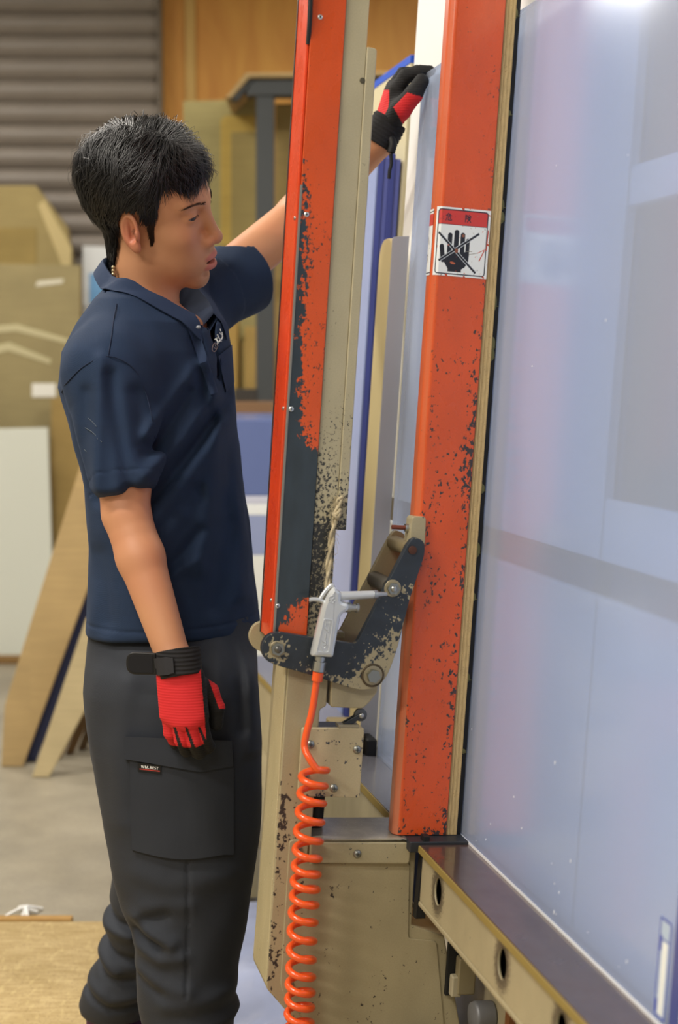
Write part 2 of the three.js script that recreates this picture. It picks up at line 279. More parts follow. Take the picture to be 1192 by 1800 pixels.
// ---------------------------------------------------------------- the panel saw: x right, y up its lean, z along the rail towards the viewer; origin where the front sheet meets the rail
const MZ = V3(0.23114489, 0, 0.97291934), MY = V3(0.06363197, 0.99785892, -0.0151176), MX = V3(0.97083624, -0.06540313, -0.23064999), MO = V3(0.18356258, 0.592, -2.19868468);
const MQ = new THREE.Quaternion().setFromRotationMatrix(new THREE.Matrix4().makeBasis(MX, MY, MZ));
const M = (x, y, z) => MO.clone().addScaledVector(MX, x).addScaledVector(MY, y).addScaledVector(MZ, z);
function sawThing(name, label, category, base, group) {
  const t = thing(name, label, category, M(...base), group); t.quaternion.copy(MQ); t.userData.base = undefined; t.saw = base; return t;
}
function sp(name, geo, mat, t, label) {                                     // a part in saw coordinates
  let o = t, b = [0, 0, 0]; while (o && o !== scene) { if (o.saw) b = o.saw; o = o.parent; }
  return mesh(name, geo.translate(-b[0], -b[1], -b[2]), mat, t, label);
}
const sideways = (g) => uvBox(g.rotateY(-Math.PI / 2));                     // a plate drawn in (z, y), its thickness along -x
const bell = (x, c, w) => Math.exp(-(((x - c) / w) ** 2));
const beigeMat = painted({ x0: 0, x1: 0.6, y0: 0, y1: 0.6, ppm: 900, clearcoat: 0.25, clearcoatRoughness: 0.3 }, (x, y, o) => { coat(o, x, y, BEIGE, 0.22, DARK, 0.45); });
const beigeClean = painted({ x0: 0, x1: 0.6, y0: 0, y1: 0.6, ppm: 500, clearcoat: 0.25, clearcoatRoughness: 0.3 }, (x, y, o) => { coat(o, x, y, BEIGE, 0.08, DARK, 0.45); });

// the sheet being cut, white backing panels behind it, the rail it stands on
{
  const t = sawThing('plastic_sheet', 'large pale blue translucent plastic sheet standing in the saw, gripped at its far corner', 'plastic sheet', [0.004, 0, 0.2]);
  const sheetMat = plain(0xdfeafd, 0.18, 0, { transmission: 0.69, thickness: 0, clearcoat: 0.35, clearcoatRoughness: 0.1, ior: 1.45 });
  sp('sheet', box(0, 0.008, 0, 1.206, -0.5, 1.15, 0.001), sheetMat, t);
  sp('edge_strip', box(-0.0008, -0.0002, 0.0003, 0.0042, -0.05, 1.15, 0), plain(0xf4f7fb, 0.25), t, 'painted highlight along the lower edge at the rail');  // whitish strip painting the light caught by the lower edge of the sheet
  const c = document.createElement('canvas'); c.width = 128; c.height = 512; const g = c.getContext('2d');
  g.fillStyle = '#b9cbe0'; g.fillRect(0, 0, 128, 512); g.strokeStyle = '#4a58b0'; g.lineWidth = 14; g.strokeRect(10, 10, 108, 492); g.lineWidth = 8; g.beginPath(); g.moveTo(10, 110); g.lineTo(118, 110); g.stroke();
  g.fillStyle = '#f4f8f4'; g.fillRect(44, 120, 54, 370); g.fillStyle = '#4a58b0'; g.fillRect(14, 96, 22, 80); g.fillRect(14, 420, 22, 70);
  for (let i = 0; i < 9; i++) g.fillRect(20, 190 + i * 24, 8, 12);
  const tex = new THREE.CanvasTexture(c); tex.colorSpace = THREE.SRGBColorSpace;
  const lab = new THREE.PlaneGeometry(0.028, 0.108).rotateY(-Math.PI / 2).translate(-0.0006, 0.062, 0.667);
  sp('product_label', lab, new THREE.MeshPhysicalMaterial({ map: tex, roughness: 0.35 }), t, 'blue bordered white label');
  const tape = plain(0x5a66ac, 0.3, 0, { transmission: 0.3 });
  sp('blue_tape', box(-0.0008, 0, 0.0, 0.35, 0.69, 0.71, 0), tape, t);
  // wood dust caught on the face
  const dust = []; for (let i = 0; i < 22; i++) { const z = -0.2 + rnd() * 0.85, y = rnd() < 0.5 ? rnd() * 0.09 : rnd() * 1.15, r = 0.0004 + rnd() * 0.0008; dust.push(new THREE.IcosahedronGeometry(r, 0).scale(0.4, 1 + rnd() * 2, 1).translate(-0.0004, y, z)); }
  tag(sp('dust_specks', merge(dust), plain(0xf2f4f6, 0.8), t), 'white dust specks on the sheet', null, null, 'stuff');

  const w = sawThing('backing_board', 'tall white backing boards of the saw showing dimly behind the blue sheet', 'backing board', [0.05, 0, -0.1]);
  const white = plain(0xf1f3f2, 0.5);
  for (const [y0, y1, z0, z1] of [[0.459, 1.5, -0.668, 0.348], [-0.05, 0.414, -0.668, 0.348], [0.459, 0.536, 0.355, 1.6], [-0.05, 0.414, 0.355, 1.6], [0.893, 0.942, 0.355, 1.6]]) sp('backing_panel', box(0.03, 0.045, y0, y1, z0, z1, 0.002), white, w);
  const dk = plain(0x3c4768, 0.6);
  sp('frame_rail', box(0.046, 0.09, 0.38, 0.49, -0.66, 1.6, 0.003), dk, w);
  for (const z of [-0.5, 0.3, 1.2]) sp('frame_post', box(0.046, 0.1, -0.58, 1.45, z, z + 0.06, 0.003), dk, w);
  sp('dim_space_sheet', box(0.3, 0.32, -0.55, 1.9, -0.3, 2.6, 0.002), plain(0x6777a2, 0.6), w);  // grey-blue sheet added to stand for the dim space behind the boards

  const holeDirt = [[0.111, -0.042], [0.38, -0.042], [0.575, -0.042], [0.8, -0.042], [1.05, -0.042]];
  const face = painted({ x0: 0, x1: 1.6, y0: -0.09, y1: 0.01, ppm: 900, clearcoat: 0.2, clearcoatRoughness: 0.35 }, (x, y, o) => {
    let d = 0.12 + 0.25 * bell(y, -0.083, 0.006); coat(o, x, y, BEIGE, d, DARK, 0.45);
    for (const [hz, hy] of holeDirt) { const r = Math.hypot(x - hz, (y - hy) * 0.8), k = sstep(0.034, 0.019, r + 0.006 * n2(x * 200, y * 200)); if (k > 0) mixc(o, [58, 50, 40], k * 0.75); }
  });
  const phenolic = painted({ x0: 0, x1: 0.6, y0: 0, y1: 1.2, ppm: 300, clearcoat: 1, clearcoatRoughness: 0.1 }, (x, y, o) => { set(o, hex(0x4c3a33), 1 + 0.1 * fbm(x * 30, y * 6)); o.rough = 0.32 + 0.08 * fbm(x * 12, y * 12); });
  const edgeWood = plain(0x8f7b40, 0.6);
  const rail = sawThing('saw_rail', 'beige perforated support rail with dark wood top under the blue sheet, near length', 'rail', [-0.04, -0.08, 0.6]);
  sp('rail_face', sideways(plate([[0.03, -0.083], [1.5, -0.083], [1.5, -0.011], [0.03, -0.011]], 0.0665, 0.07, { holes: holeDirt.map(([z, y]) => [z, y, 0.0155, 0.019]), seg: 24 })), face, rail);
  sp('rail_flange', box(-0.072, 0.0, -0.09, -0.083, 0.03, 1.5, 0.002), beigeMat, rail);
  sp('hole_shade_strip', box(-0.05, -0.046, -0.083, -0.011, 0.03, 1.5, 0.001), plain(0x1c1a18, 0.8), rail);  // black strip close behind the face, painting the shade inside the holes
  sp('wood_edge', box(-0.0775, -0.0745, -0.011, -0.0005, 0.03, 1.5, 0.001), edgeWood, rail);
  sp('wood_cap', box(-0.0745, 0.02, -0.011, 0, 0.03, 1.5, 0.001), phenolic, rail);
  sp('rail_leg', box(-0.05, 0.0, -0.585, -0.09, 1.3, 1.36, 0.003), beigeClean, rail);
  sp('lower_panel', box(0.045, 0.053, -0.58, -0.1, -0.12, 1.2, 0.002), beigeClean, rail);
  sp('round_knob', new THREE.LatheGeometry([[0, 0], [0.02, 0], [0.0215, 0.003], [0.0215, 0.026], [0.019, 0.033], [0, 0.034]].map((p) => new THREE.Vector2(...p)), 36).rotateZ(Math.PI / 2).translate(0.0448, -0.246, 0.061), plain(0x77787a, 0.5, 0.4), rail, 'grey round knob under the rail');
  sp('timber_strip', box(0.034, 0.0445, -0.5, -0.13, 0.136, 0.152, 0.001), plain(0x7a4a22, 0.6), rail, 'brown timber strip');
  const far = sawThing('saw_rail', 'beige support rail with grey wood top behind the orange post, far length', 'rail', [-0.04, -0.08, -0.9]);
  sp('rail_face', box(-0.07, -0.062, -0.16, -0.011, -1.5, -0.11, 0.001), beigeClean, far);
  sp('wood_edge', box(-0.0775, -0.0745, -0.013, -0.0005, -1.5, -0.11, 0.001), edgeWood, far);
  sp('wood_cap', box(-0.0745, 0.02, -0.011, 0, -1.5, -0.11, 0.001), plain(0x6c6b70, 0.25, 0, { clearcoat: 0.5, clearcoatRoughness: 0.1 }), far);
  sp('foot_plate', box(-0.2, -0.062, -0.175, -0.16, -1.5, -0.11, 0.002), beigeClean, far);
  sp('rail_leg', box(-0.06, -0.01, -0.585, -0.16, -1.5, -1.44, 0.003), beigeClean, far);
  sp('rail_leg', box(-0.06, -0.01, -0.585, -0.16, -0.24, -0.18, 0.003), beigeClean, far);
  sp('stop_block', box(-0.07, -0.02, 0.0, 0.045, -0.62, -0.52, 0.004), plain(0xa59468, 0.6), far);
  sp('stop_block', box(-0.02, 0.0, -0.005, 0.03, -0.56, -0.5, 0.004), black, far);

  const g2 = sawThing('end_guide', 'round topped end guide with a cream side and grey face beyond the blue sheet', 'guide', [0, 0, -0.62]);
  const gs = plate([[-0.021, 0.0], [0.01, 0.0], [0.01, 0.934, 0.002], [-0.021, 0.93, 0.006]], -0.552, -0.548, { bevel: 0.001 });
  sp('grey_face', gs, plain(0xb2b1b4, 0.32, 0.2), g2);
  sp('cream_side', sideways(plate([[-0.635, 0.0], [-0.552, 0.0], [-0.552, 0.93, 0.03], [-0.635, 0.93, 0.04]], 0.004, 0.021, { bevel: 0.002, seg: 16 })), plain(0xd3c391, 0.5), g2);
  const bl = sawThing('film_board', 'stack of boards in pale blue film standing upright beyond the saw', 'board', [0.08, -0.55, -1.5]);
  sp('film_face', box(0.056, 0.06, -0.585, 1.155, -1.72, -1.0, 0.001), plain(0xa9bbf0, 0.25, 0, { clearcoat: 0.4, clearcoatRoughness: 0.15 }), bl);
  for (let i = 0; i < 4; i++) sp('board_edge', box(0.0605 + i * 0.012, 0.072 + i * 0.012, -0.585, 1.15 - 0.01 * (i % 2), -1.72, -1.0 - 0.003 * (i % 2), 0.001), plain([0x5a66b8, 0x6f7ac6, 0x4f5aa8, 0x6670bc][i], 0.35), bl);
  const cb = sawThing('cream_board', 'cream board with a bright blue taped top edge behind the gloved hand', 'board', [0.115, -0.55, -1.5]);
  sp('sheet', box(0.112, 0.122, -0.585, 1.335, -1.6, -0.99, 0.001), plain(0xd9d0ac, 0.5), cb);
  sp('blue_edge', box(0.1105, 0.1235, 1.335, 1.352, -1.6, -0.99, 0.001), plain(0x2f5fd8, 0.4), cb);
  sp('side_strip', box(0.1235, 0.14, -0.585, 1.1, -1.3, -0.96, 0.001), plain(0xa39a86, 0.6), cb);
}

// machine stand: column, cabinet, switch plate, cap, plinth
{
  const st = sawThing('saw_stand', 'worn beige steel stand of the saw with cabinet, column and screwed cover plates', 'machine stand', [-0.13, -0.59, -0.05]);
  const col = painted({ x0: -0.29, x1: 0.03, y0: -0.32, y1: 0.28, ppm: 1500, clearcoat: 0.2, clearcoatRoughness: 0.35 }, (x, y, o) => {
    const L = x + 0.2805;                                                   // distance from the left front corner
    let d = 0.2 + 0.1 * sstep(0.05, -0.1, y) + 0.55 * bell(L, 0.004, 0.011) * sstep(0.12, 0.05, y) + 0.35 * bell(L, 0.004, 0.02) * bell(y, 0.03, 0.07) + 0.1 * bell(y, 0.05, 0.05);
    if (Math.hypot(x + 0.19, y + 0.078) < 0.009 + 0.004 * n2(x * 300, y * 300)) d += 0.5;
    coat(o, x, y, BEIGE, d, [44, 38, 36], 0.5);
    mixc(o, [150, 120, 92], 0.25 * clamp(fbm(x * 12, y * 6) + 0.3) * bell(L, 0.05, 0.05));
  });
  sp('stand_body', plate([[-0.2805, 0.27], [-0.2205, 0.27], [-0.2205, 0.1955, 0.004], [-0.2298, 0.1915, 0.006], [-0.2302, 0.0], [-0.0712, 0.0], [-0.07, -0.13], [-0.018, -0.148], [0.0157, -0.2825], [0.02, -0.33], [-0.18, -0.33], [-0.244, -0.2635, 0.01], [-0.2835, -0.2198, 0.006]], -0.108, 0, { bevel: 0.002 }), col, st);
  // pale left flank
  const flank = painted({ x0: -0.12, x1: 0, y0: -0.24, y1: 0.28, ppm: 1200, clearcoat: 0.2, clearcoatRoughness: 0.35 }, (x, y, o) => { coat(o, x, y, hex(0xbcb08a), 0.22 + 0.4 * bell(x, -0.108, 0.006), [60, 58, 52], 0.5); if (n2(x * 190, y * 160) > 0.86) mixc(o, [232, 230, 222], 0.8); });
  sp('left_flank', sideways(plate([[-0.107, -0.214], [-0.002, -0.214], [-0.002, 0.268], [-0.066, 0.268]], 0.281, 0.2842, { bevel: 0.001 })), flank, st);
  const panel = plate([[-0.263, 0.0], [-0.235, 0.0], [-0.235, -0.035], [-0.08, -0.035], [-0.074, -0.15], [-0.03, -0.155], [-0.005, -0.31], [-0.19, -0.31], [-0.235, -0.254, 0.02], [-0.263, -0.225, 0.02]], -0.001, 0.0022, { r: 0.006, bevel: 0.001 });
  sp('cover_plate', panel, col, st);
  const cap = painted({ x0: -0.24, x1: -0.07, y0: -0.04, y1: 0.01, ppm: 1500, clearcoat: 0.2, clearcoatRoughness: 0.3 }, (x, y, o) => { coat(o, x, y, BEIGE, 0.26 + 0.35 * bell(y, 0, 0.004), DARK, 0.45); });
  sp('cap_front', plate([[-0.233, -0.0315], [-0.083, -0.034], [-0.083, -0.002], [-0.233, 0.0]], 0.0024, 0.012, { r: 0.006, bevel: 0.002 }), cap, st);
  const top = painted({ x0: -0.25, x1: -0.05, y0: -0.12, y1: 0.03, ppm: 800, clearcoat: 0.3, clearcoatRoughness: 0.25 }, (x, y, o) => { set(o, hex(0x99917f), 1 + 0.12 * fbm(x * 18, y * 18)); o.rough = 0.35; if (n2(x * 160, y * 160) > 0.8) mixc(o, [210, 205, 195], 0.6); mixc(o, [40, 46, 54], sstep(0.02, 0.0, Math.abs(x + 0.085) + 0.01 * n2(x * 90, y * 90)) * sstep(-0.06, -0.03, y) * 0.8); });
  sp('cap_top', box(-0.233, -0.074, 0.0, 0.004, -0.1, 0.01, 0.002), top, st);
  const sw = painted({ x0: -0.26, x1: -0.16, y0: 0.06, y1: 0.17, ppm: 2200, clearcoat: 0.2, clearcoatRoughness: 0.3 }, (x, y, o) => {
    const d = 0.34 + 0.5 * bell(y, 0.147 + 0.003 * n2(x * 60, 1), 0.004) * bell(x, -0.205, 0.028) + 0.42 * bell(y, 0.119 - (x + 0.2) * 0.1, 0.006) * bell(x, -0.198, 0.022) + 0.35 * bell(y, 0.066, 0.005) + 0.2 * bell(x, -0.166, 0.008);
    coat(o, x, y, hex(0xb9ab88), d, hex(0x2c2f3c), 0.45);
  });
  const swp = sp('switch_plate', plate([[-0.2568, 0.067], [-0.1649, 0.0645, 0.002], [-0.1648, 0.1665], [-0.2563, 0.166]], 0.0024, 0.0105, { r: 0.004, bevel: 0.001 }), sw, st);
  sp('switch_body', box(-0.23, -0.17, 0.075, 0.163, -0.05, 0.0, 0.003), darkSteel, st);
  for (const [x, y, z] of [[-0.2432, 0.1425, 0.0105], [-0.1738, 0.1355, 0.0105], [-0.2047, 0.0787, 0.0105], [-0.2486, 0.0969, 0.0105], [-0.2501, -0.0122, 0.002], [-0.1635, -0.018, 0.012], [-0.2499, -0.2136, 0.0022]]) {
    const s = sp('screw', dome(0.0062, 0.0042, x, y, z), zinc, st);
    sp('screw_slot', merge([box(x - 0.0032, x + 0.0032, y - 0.0005, y + 0.0005, z + 0.0034, z + 0.0046, 0), box(x - 0.0005, x + 0.0005, y - 0.0032, y + 0.0032, z + 0.0034, z + 0.0046, 0)]), darkSteel, s);
  }
  sp('link_bracket', plate([[-0.2185, 0.27], [-0.15, 0.27], [-0.1464, 0.2188], [-0.1566, 0.2043], [-0.167, 0.1938], [-0.2156, 0.1955]], -0.03, 0.004, { r: 0.004, bevel: 0.002 }), beigeClean, st);
  sp('cable_boot', uvBox(tube([V3(-0.216, 0.075, -0.05), V3(-0.213, 0.04, -0.055), V3(-0.214, 0.002, -0.055)], 0.0125, 16, 12)), black, st, 'black cable boot');
  sp('bracket_foot', plate([[-0.0695, 0.012], [-0.06, 0.012], [-0.0585, -0.111], [-0.0735, -0.111]], 0.012, 0.028, { bevel: 0.001 }), black, st);
  sp('black_joint', box(-0.09, 0.0, -0.012, 0.0045, -0.04, 0.0295, 0.002), plain(0x23272d, 0.5), st);
  sp('plinth', box(-0.215, 0.02, -0.587, -0.315, -0.13, -0.01, 0.004), black, st);
  sp('hinge_plate', box(-0.014, 0.03, -0.235, -0.155, 0.004, 0.012, 0.001), black, st);
  sp('hinge_block', box(-0.002, 0.026, -0.228, -0.172, 0.012, 0.03, 0.003), plain(0x857a5c, 0.5), st);
  sp('hinge_block', box(-0.01, 0.006, -0.232, -0.2, 0.012, 0.028, 0.003), plain(0xa89f84, 0.5), st);

  const lv = sawThing('limit_switch', 'small roller lever of the limit switch above the beige switch plate', 'switch', [-0.1895, 0.1665, 0]);
  sp('lever_base', box(-0.203, -0.172, 0.1665, 0.171, -0.012, 0.01, 0.001), plain(0x9c937c, 0.45, 0.4), lv);
  const arm = shapeOf([[-0.196, 0.171], [-0.18, 0.171], [-0.165, 0.184, 0.006], [-0.171, 0.187, 0.006]], 0.002);
  sp('lever_arm', plate(arm, 0.002, 0.004), darkSteel, lv);
  sp('lever_arm', plate(shapeOf([[-0.196, 0.171], [-0.18, 0.171], [-0.165, 0.184, 0.006], [-0.171, 0.187, 0.006]], 0.002), -0.008, -0.006), darkSteel, lv);
  sp('roller', disc(0.0095, 0.007, -0.1684, 0.1835, -0.0065), plain(0x5d5f61, 0.4, 0.6), lv);
  sp('roller_pin', dome(0.004, 0.002, -0.1684, 0.1835, 0.004), steel, lv);
  const gc = sawThing('coiled_cable', 'grey coiled cable end at the bottom edge in front of the cabinet', 'cable', [-0.05, -0.33, 0.05]);
  const cc = []; for (let i = 0; i <= 220; i++) { const a = i / 220 * Math.PI * 2 * 7; cc.push(V3(-0.05 + 0.036 * Math.cos(a), -0.325 + i / 220 * 0.036, 0.05 + 0.036 * Math.sin(a))); }
  sp('cable', tube(cc, 0.0034, 420, 8), plain(0x9aa0a4, 0.4), gc);
  sp('cable_tail', tube([V3(-0.014, -0.325, 0.05), V3(0.0, -0.42, 0.06), V3(-0.03, -0.582, 0.08)], 0.0034, 20, 8), plain(0x9aa0a4, 0.4), gc);
}

// orange post that presses the sheet, with its pad and the warning stickers
{
  const pm = painted({ x0: -0.111, x1: -0.021, y0: 0, y1: 1.35, ppm: 1500, clearcoat: 0.45, clearcoatRoughness: 0.16 }, (x, y, o) => {
    const right = bell(x, -0.03, 0.012), d = 0.12 + 0.2 * sstep(0.85, 0.7, y) + 0.08 * bell(y, 0.35, 0.3) + 0.42 * right * bell(y, 0.58, 0.2) + 0.12 * right + 0.3 * right * bell(y, 0.2, 0.15) + 0.4 * bell(y, 0.006, 0.012) + 0.3 * bell(y, 0.46, 0.02) * bell(x, -0.1, 0.02);
    coat(o, x, y, ORANGE, d + 0.12, [52, 46, 48], 0.3, 1.1);
  });
  const t = sawThing('clamp_post', 'chipped orange clamping post with the crossed out hand sign in front of the sheet', 'machine post', [-0.065, 0.004, -0.03]);
  t.quaternion.multiply(new THREE.Quaternion().setFromAxisAngle(V3(0, 0, 1), -0.0014));   // the post leans a touch less than the sheet
  const s = shapeOf([[-0.026, 0, 0.002], [-0.026, 0.03, 0.002], [-0.1075, 0.03, 0.003], [-0.1075, 0.0085, 0.003], [-0.0995, 0, 0.003]], 0.002);
  const g = new THREE.ExtrudeGeometry(s, { depth: 1.336, bevelEnabled: true, bevelThickness: 0.001, bevelSize: 0.001, bevelOffset: -0.001, bevelSegments: 1, curveSegments: 4 }).rotateX(-Math.PI / 2).translate(0, 0.006, 0);
  const whole = uvBox(g), split = (keep) => { const p = whole.attributes.position, n = whole.attributes.normal, u = whole.attributes.uv, P = [], N = [], T = []; for (let i = 0; i < p.count; i += 3) { if ((n.getX(i) < -0.55) !== keep) continue; for (let k = i; k < i + 3; k++) { P.push(p.getX(k), p.getY(k), p.getZ(k)); N.push(n.getX(k), n.getY(k), n.getZ(k)); T.push(u.getX(k), u.getY(k)); } } const q = new THREE.BufferGeometry(); q.setAttribute('position', new THREE.Float32BufferAttribute(P, 3)); q.setAttribute('normal', new THREE.Float32BufferAttribute(N, 3)); q.setAttribute('uv', new THREE.Float32BufferAttribute(T, 2)); return q; };
  const dusty = painted({ x0: -0.11, x1: 0, y0: 0, y1: 1.35, ppm: 1200, clearcoat: 0.4, clearcoatRoughness: 0.2 }, (x, y, o) => { coat(o, x, y, ORANGE, 0.2, [70, 52, 46], 0.35, 1.4); mixc(o, hex(0xb98a74), clamp(0.22 + 0.35 * sstep(0.75, 0.1, y) + 0.18 * fbm(x * 60, y * 5))); });
  sp('post', split(false), pm, t); sp('post_side', split(true), dusty, t, 'dusty left face of the post');
  const pad = painted({ x0: -0.03, x1: 0, y0: 0, y1: 1.35, ppm: 1500, rough: 0.8 }, (x, y, o) => {
    const ply = ((x + 0.0265) / 0.0026), k = Math.floor(ply), f = ply - k; set(o, k % 2 ? hex(0xc4ac7c) : hex(0xb59c6c), 1 + 0.08 * n2(x * 600, y * 40)); if (f < 0.14) mixc(o, [110, 84, 54], 0.55); if (n2(x * 700, y * 260) > 0.8) mixc(o, [120, 84, 50], 0.5);
  });
  sp('plywood_pad', box(-0.0255, -0.0092, 0.005, 1.34, -0.03, -0.002, 0.0008), pad, t, 'plywood pad seen edge on');
  // rubber strip with an uneven glued edge
  const zs = [[-0.0102, 0.005]]; const edge = [];
  for (let i = 0; i <= 60; i++) edge.push([-0.0007 - 0.0012 * (0.5 + 0.5 * n2(i * 0.7, 2)), 0.005 + i / 60 * 1.33]);
  const rs = new THREE.Shape(); rs.moveTo(-0.0095, 0.004); for (const [x, y] of edge) rs.lineTo(x, y); rs.lineTo(-0.0095, 1.335); rs.closePath();
  sp('rubber_strip', new THREE.ExtrudeGeometry(rs, { depth: 0.022, bevelEnabled: false }).translate(0, 0, -0.03), black, t);
  const drip = []; for (const y of [1.2, 1.06, 0.93, 0.912, 0.79, 0.73, 0.715, 0.52, 0.43, 0.36, 0.24, 0.13]) { const h = 0.004 + rnd() * 0.008; drip.push(new THREE.SphereGeometry(1, 10, 8).scale(0.003 + rnd() * 0.003, h, 0.002).translate(-0.0082, y, -0.007)); drip.push(new THREE.ConeGeometry(0.0012, 0.008, 6).rotateZ(-Math.PI / 2).translate(-0.004, y - h * 0.4, -0.006)); }
  sp('glue_drips', merge(drip), plain(0x6f6c3c, 0.5), t);

  // stickers
  const sign = (W, Hh, draw) => { const c = document.createElement('canvas'); c.width = W; c.height = Hh; const k = c.getContext('2d'); draw(k, W, Hh); const x = new THREE.CanvasTexture(c); x.colorSpace = THREE.SRGBColorSpace; return new THREE.MeshPhysicalMaterial({ map: x, roughness: 0.35, clearcoat: 0.3, clearcoatRoughness: 0.2 }); };
  const strokes = (k, x, y, s, list, lw) => { k.lineWidth = lw; k.lineCap = 'round'; k.lineJoin = 'round'; for (const l of list) { k.beginPath(); l.forEach(([a, b], i) => (i ? k.lineTo(x + a * s, y + b * s) : k.moveTo(x + a * s, y + b * s))); k.stroke(); } };
  const ABUNAI = [[[0.4, 0], [0.15, 0.25]], [[0.3, 0.1], [0.7, 0.1], [0.58, 0.26]], [[0.05, 0.3], [0.95, 0.3]], [[0.2, 0.3], [0.18, 0.65], [0.03, 1]], [[0.4, 0.48], [0.78, 0.48], [0.78, 0.72], [0.68, 0.72]], [[0.4, 0.48], [0.4, 0.95], [0.95, 0.95], [0.95, 0.82]]];
  const KEN = [[[0.08, 0.02], [0.08, 1]], [[0.08, 0.05], [0.34, 0.05], [0.2, 0.32], [0.34, 0.52], [0.2, 0.62]], [[0.66, 0], [0.4, 0.26]], [[0.66, 0], [0.98, 0.26]], [[0.52, 0.28], [0.8, 0.28]], [[0.48, 0.4], [0.86, 0.4], [0.86, 0.62], [0.48, 0.62], [0.48, 0.4]], [[0.67, 0.3], [0.67, 0.66], [0.4, 1]], [[0.67, 0.66], [0.98, 1]]];
  const wear = (k, W, Hh, n, s0) => { for (let i = 0; i < n; i++) { const x = rnd() * W, y = rnd() * Hh; k.fillStyle = ['rgba(196,80,44,.9)', 'rgba(150,140,120,.55)', 'rgba(70,60,56,.7)'][i % 3]; k.beginPath(); k.ellipse(x, y, s0 + rnd() * 9, 1 + rnd() * 3, rnd() * 3, 0, 7); k.fill(); } };
  const front = sign(512, 560, (k, W, Hh) => {
    k.fillStyle = '#e6ebec'; k.fillRect(0, 0, W, Hh);
    k.fillStyle = '#cc3a34'; k.fillRect(26, 22, 458, 116);
    k.strokeStyle = '#1d2030'; k.lineWidth = 9; k.beginPath(); k.roundRect(22, 20, 466, 522, 22); k.stroke(); k.lineWidth = 4; k.beginPath(); k.moveTo(22, 140); k.lineTo(488, 140); k.stroke();
    k.strokeStyle = '#2a2030'; strokes(k, 92, 52, 58, ABUNAI, 7); strokes(k, 272, 52, 58, KEN, 7);
    k.fillStyle = '#14161f';
    for (const [x, y, w, h] of [[124, 208, 42, 190], [184, 180, 44, 210], [244, 200, 42, 200], [296, 244, 36, 160]]) { k.beginPath(); k.roundRect(x, y, w, h, 20); k.fill(); }
    k.save(); k.translate(70, 318); k.rotate(-0.16); k.beginPath(); k.roundRect(-18, -14, 40, 150, 18); k.fill(); k.restore();
    k.beginPath(); k.moveTo(66, 400); k.lineTo(124, 380); k.lineTo(332, 350); k.lineTo(330, 430); k.lineTo(300, 480); k.lineTo(268, 500); k.lineTo(268, 524); k.lineTo(140, 524); k.lineTo(140, 500); k.closePath(); k.fill();
    for (const [c, lw] of [['#cfd6dc', 26], ['#14161f', 16]]) { k.strokeStyle = c; k.lineWidth = lw; k.lineCap = 'butt'; k.beginPath(); k.moveTo(34, 210); k.lineTo(404, 520); k.moveTo(52, 440); k.lineTo(416, 196); k.stroke(); }
    k.fillStyle = '#b8603c'; k.beginPath(); k.ellipse(184, 452, 26, 10, 0.2, 0, 7); k.fill(); k.fillStyle = '#8a5036'; k.beginPath(); k.ellipse(212, 350, 16, 20, 0, 0, 7); k.fill(); k.beginPath(); k.ellipse(268, 224, 14, 12, 0, 0, 7); k.fill();
    k.strokeStyle = '#c0452e'; k.lineWidth = 9; k.beginPath(); k.moveTo(474, 330); k.lineTo(430, 420); k.moveTo(500, 160); k.lineTo(492, 330); k.stroke(); k.lineWidth = 5; k.beginPath(); k.moveTo(490, 316); k.lineTo(410, 356); k.stroke(); k.strokeStyle = '#8a8478'; k.lineWidth = 4; k.beginPath(); k.moveTo(410, 356); k.lineTo(330, 372); k.moveTo(300, 350); k.lineTo(360, 346); k.stroke();
    wear(k, W, Hh, 60, 2); k.fillStyle = '#c24a26'; for (const [x, y, r] of [[250, 6, 14], [60, 40, 12], [500, 40, 10], [505, 280, 14], [130, 552, 14], [480, 550, 12], [300, 556, 10]]) { k.beginPath(); k.ellipse(x, y, r, r * 0.6, 0.3, 0, 7); k.fill(); }
  });
  const strip = (prof, y0, y1) => {                                         // a sticker bent round the corner: profile in (x, z), drawn up the post
    const n = prof.length, pos = [], uv = [], ix = []; let len = [0]; for (let i = 1; i < n; i++) len.push(len[i - 1] + Math.hypot(prof[i][0] - prof[i - 1][0], prof[i][1] - prof[i - 1][1]));
    prof.forEach(([x, z], i) => { pos.push(x, y0, z, x, y1, z); uv.push(len[i] / len[n - 1], 0, len[i] / len[n - 1], 1); });
    for (let i = 0; i < n - 1; i++) { const a = i * 2; ix.push(a, a + 2, a + 1, a + 1, a + 2, a + 3); }
    const q = new THREE.BufferGeometry(); q.setAttribute('position', new THREE.Float32BufferAttribute(pos, 3)); q.setAttribute('uv', new THREE.Float32BufferAttribute(uv, 2)); q.setIndex(ix); q.computeVertexNormals(); return q;
  };
  sp('warning_sign', strip([[-0.1052, -0.0055], [-0.0997, 0.0003], [-0.0985, 0.0006], [-0.0262, 0.0006]], 0.822, 0.919), front, t, 'white danger sign with a crossed out black hand');
  const side = sign(96, 560, (k, W, Hh) => { k.fillStyle = '#e6ebec'; k.fillRect(0, 0, W, Hh); k.fillStyle = '#cc3a34'; k.fillRect(0, 40, W, 100); k.strokeStyle = '#1d2030'; k.lineWidth = 8; k.beginPath(); k.moveTo(96, 20); k.lineTo(0, 24); k.moveTo(96, 540); k.lineTo(0, 540); k.stroke(); k.lineWidth = 10; k.beginPath(); k.moveTo(0, 230); k.lineTo(30, 300); k.moveTo(0, 380); k.lineTo(20, 400); k.lineTo(0, 460); k.stroke(); wear(k, W, Hh, 14, 2); });
  sp('warning_sign', strip([[-0.1081, -0.0285], [-0.1081, -0.0105]], 0.822, 0.916), side, t, 'second danger sign wrapped on the left face');

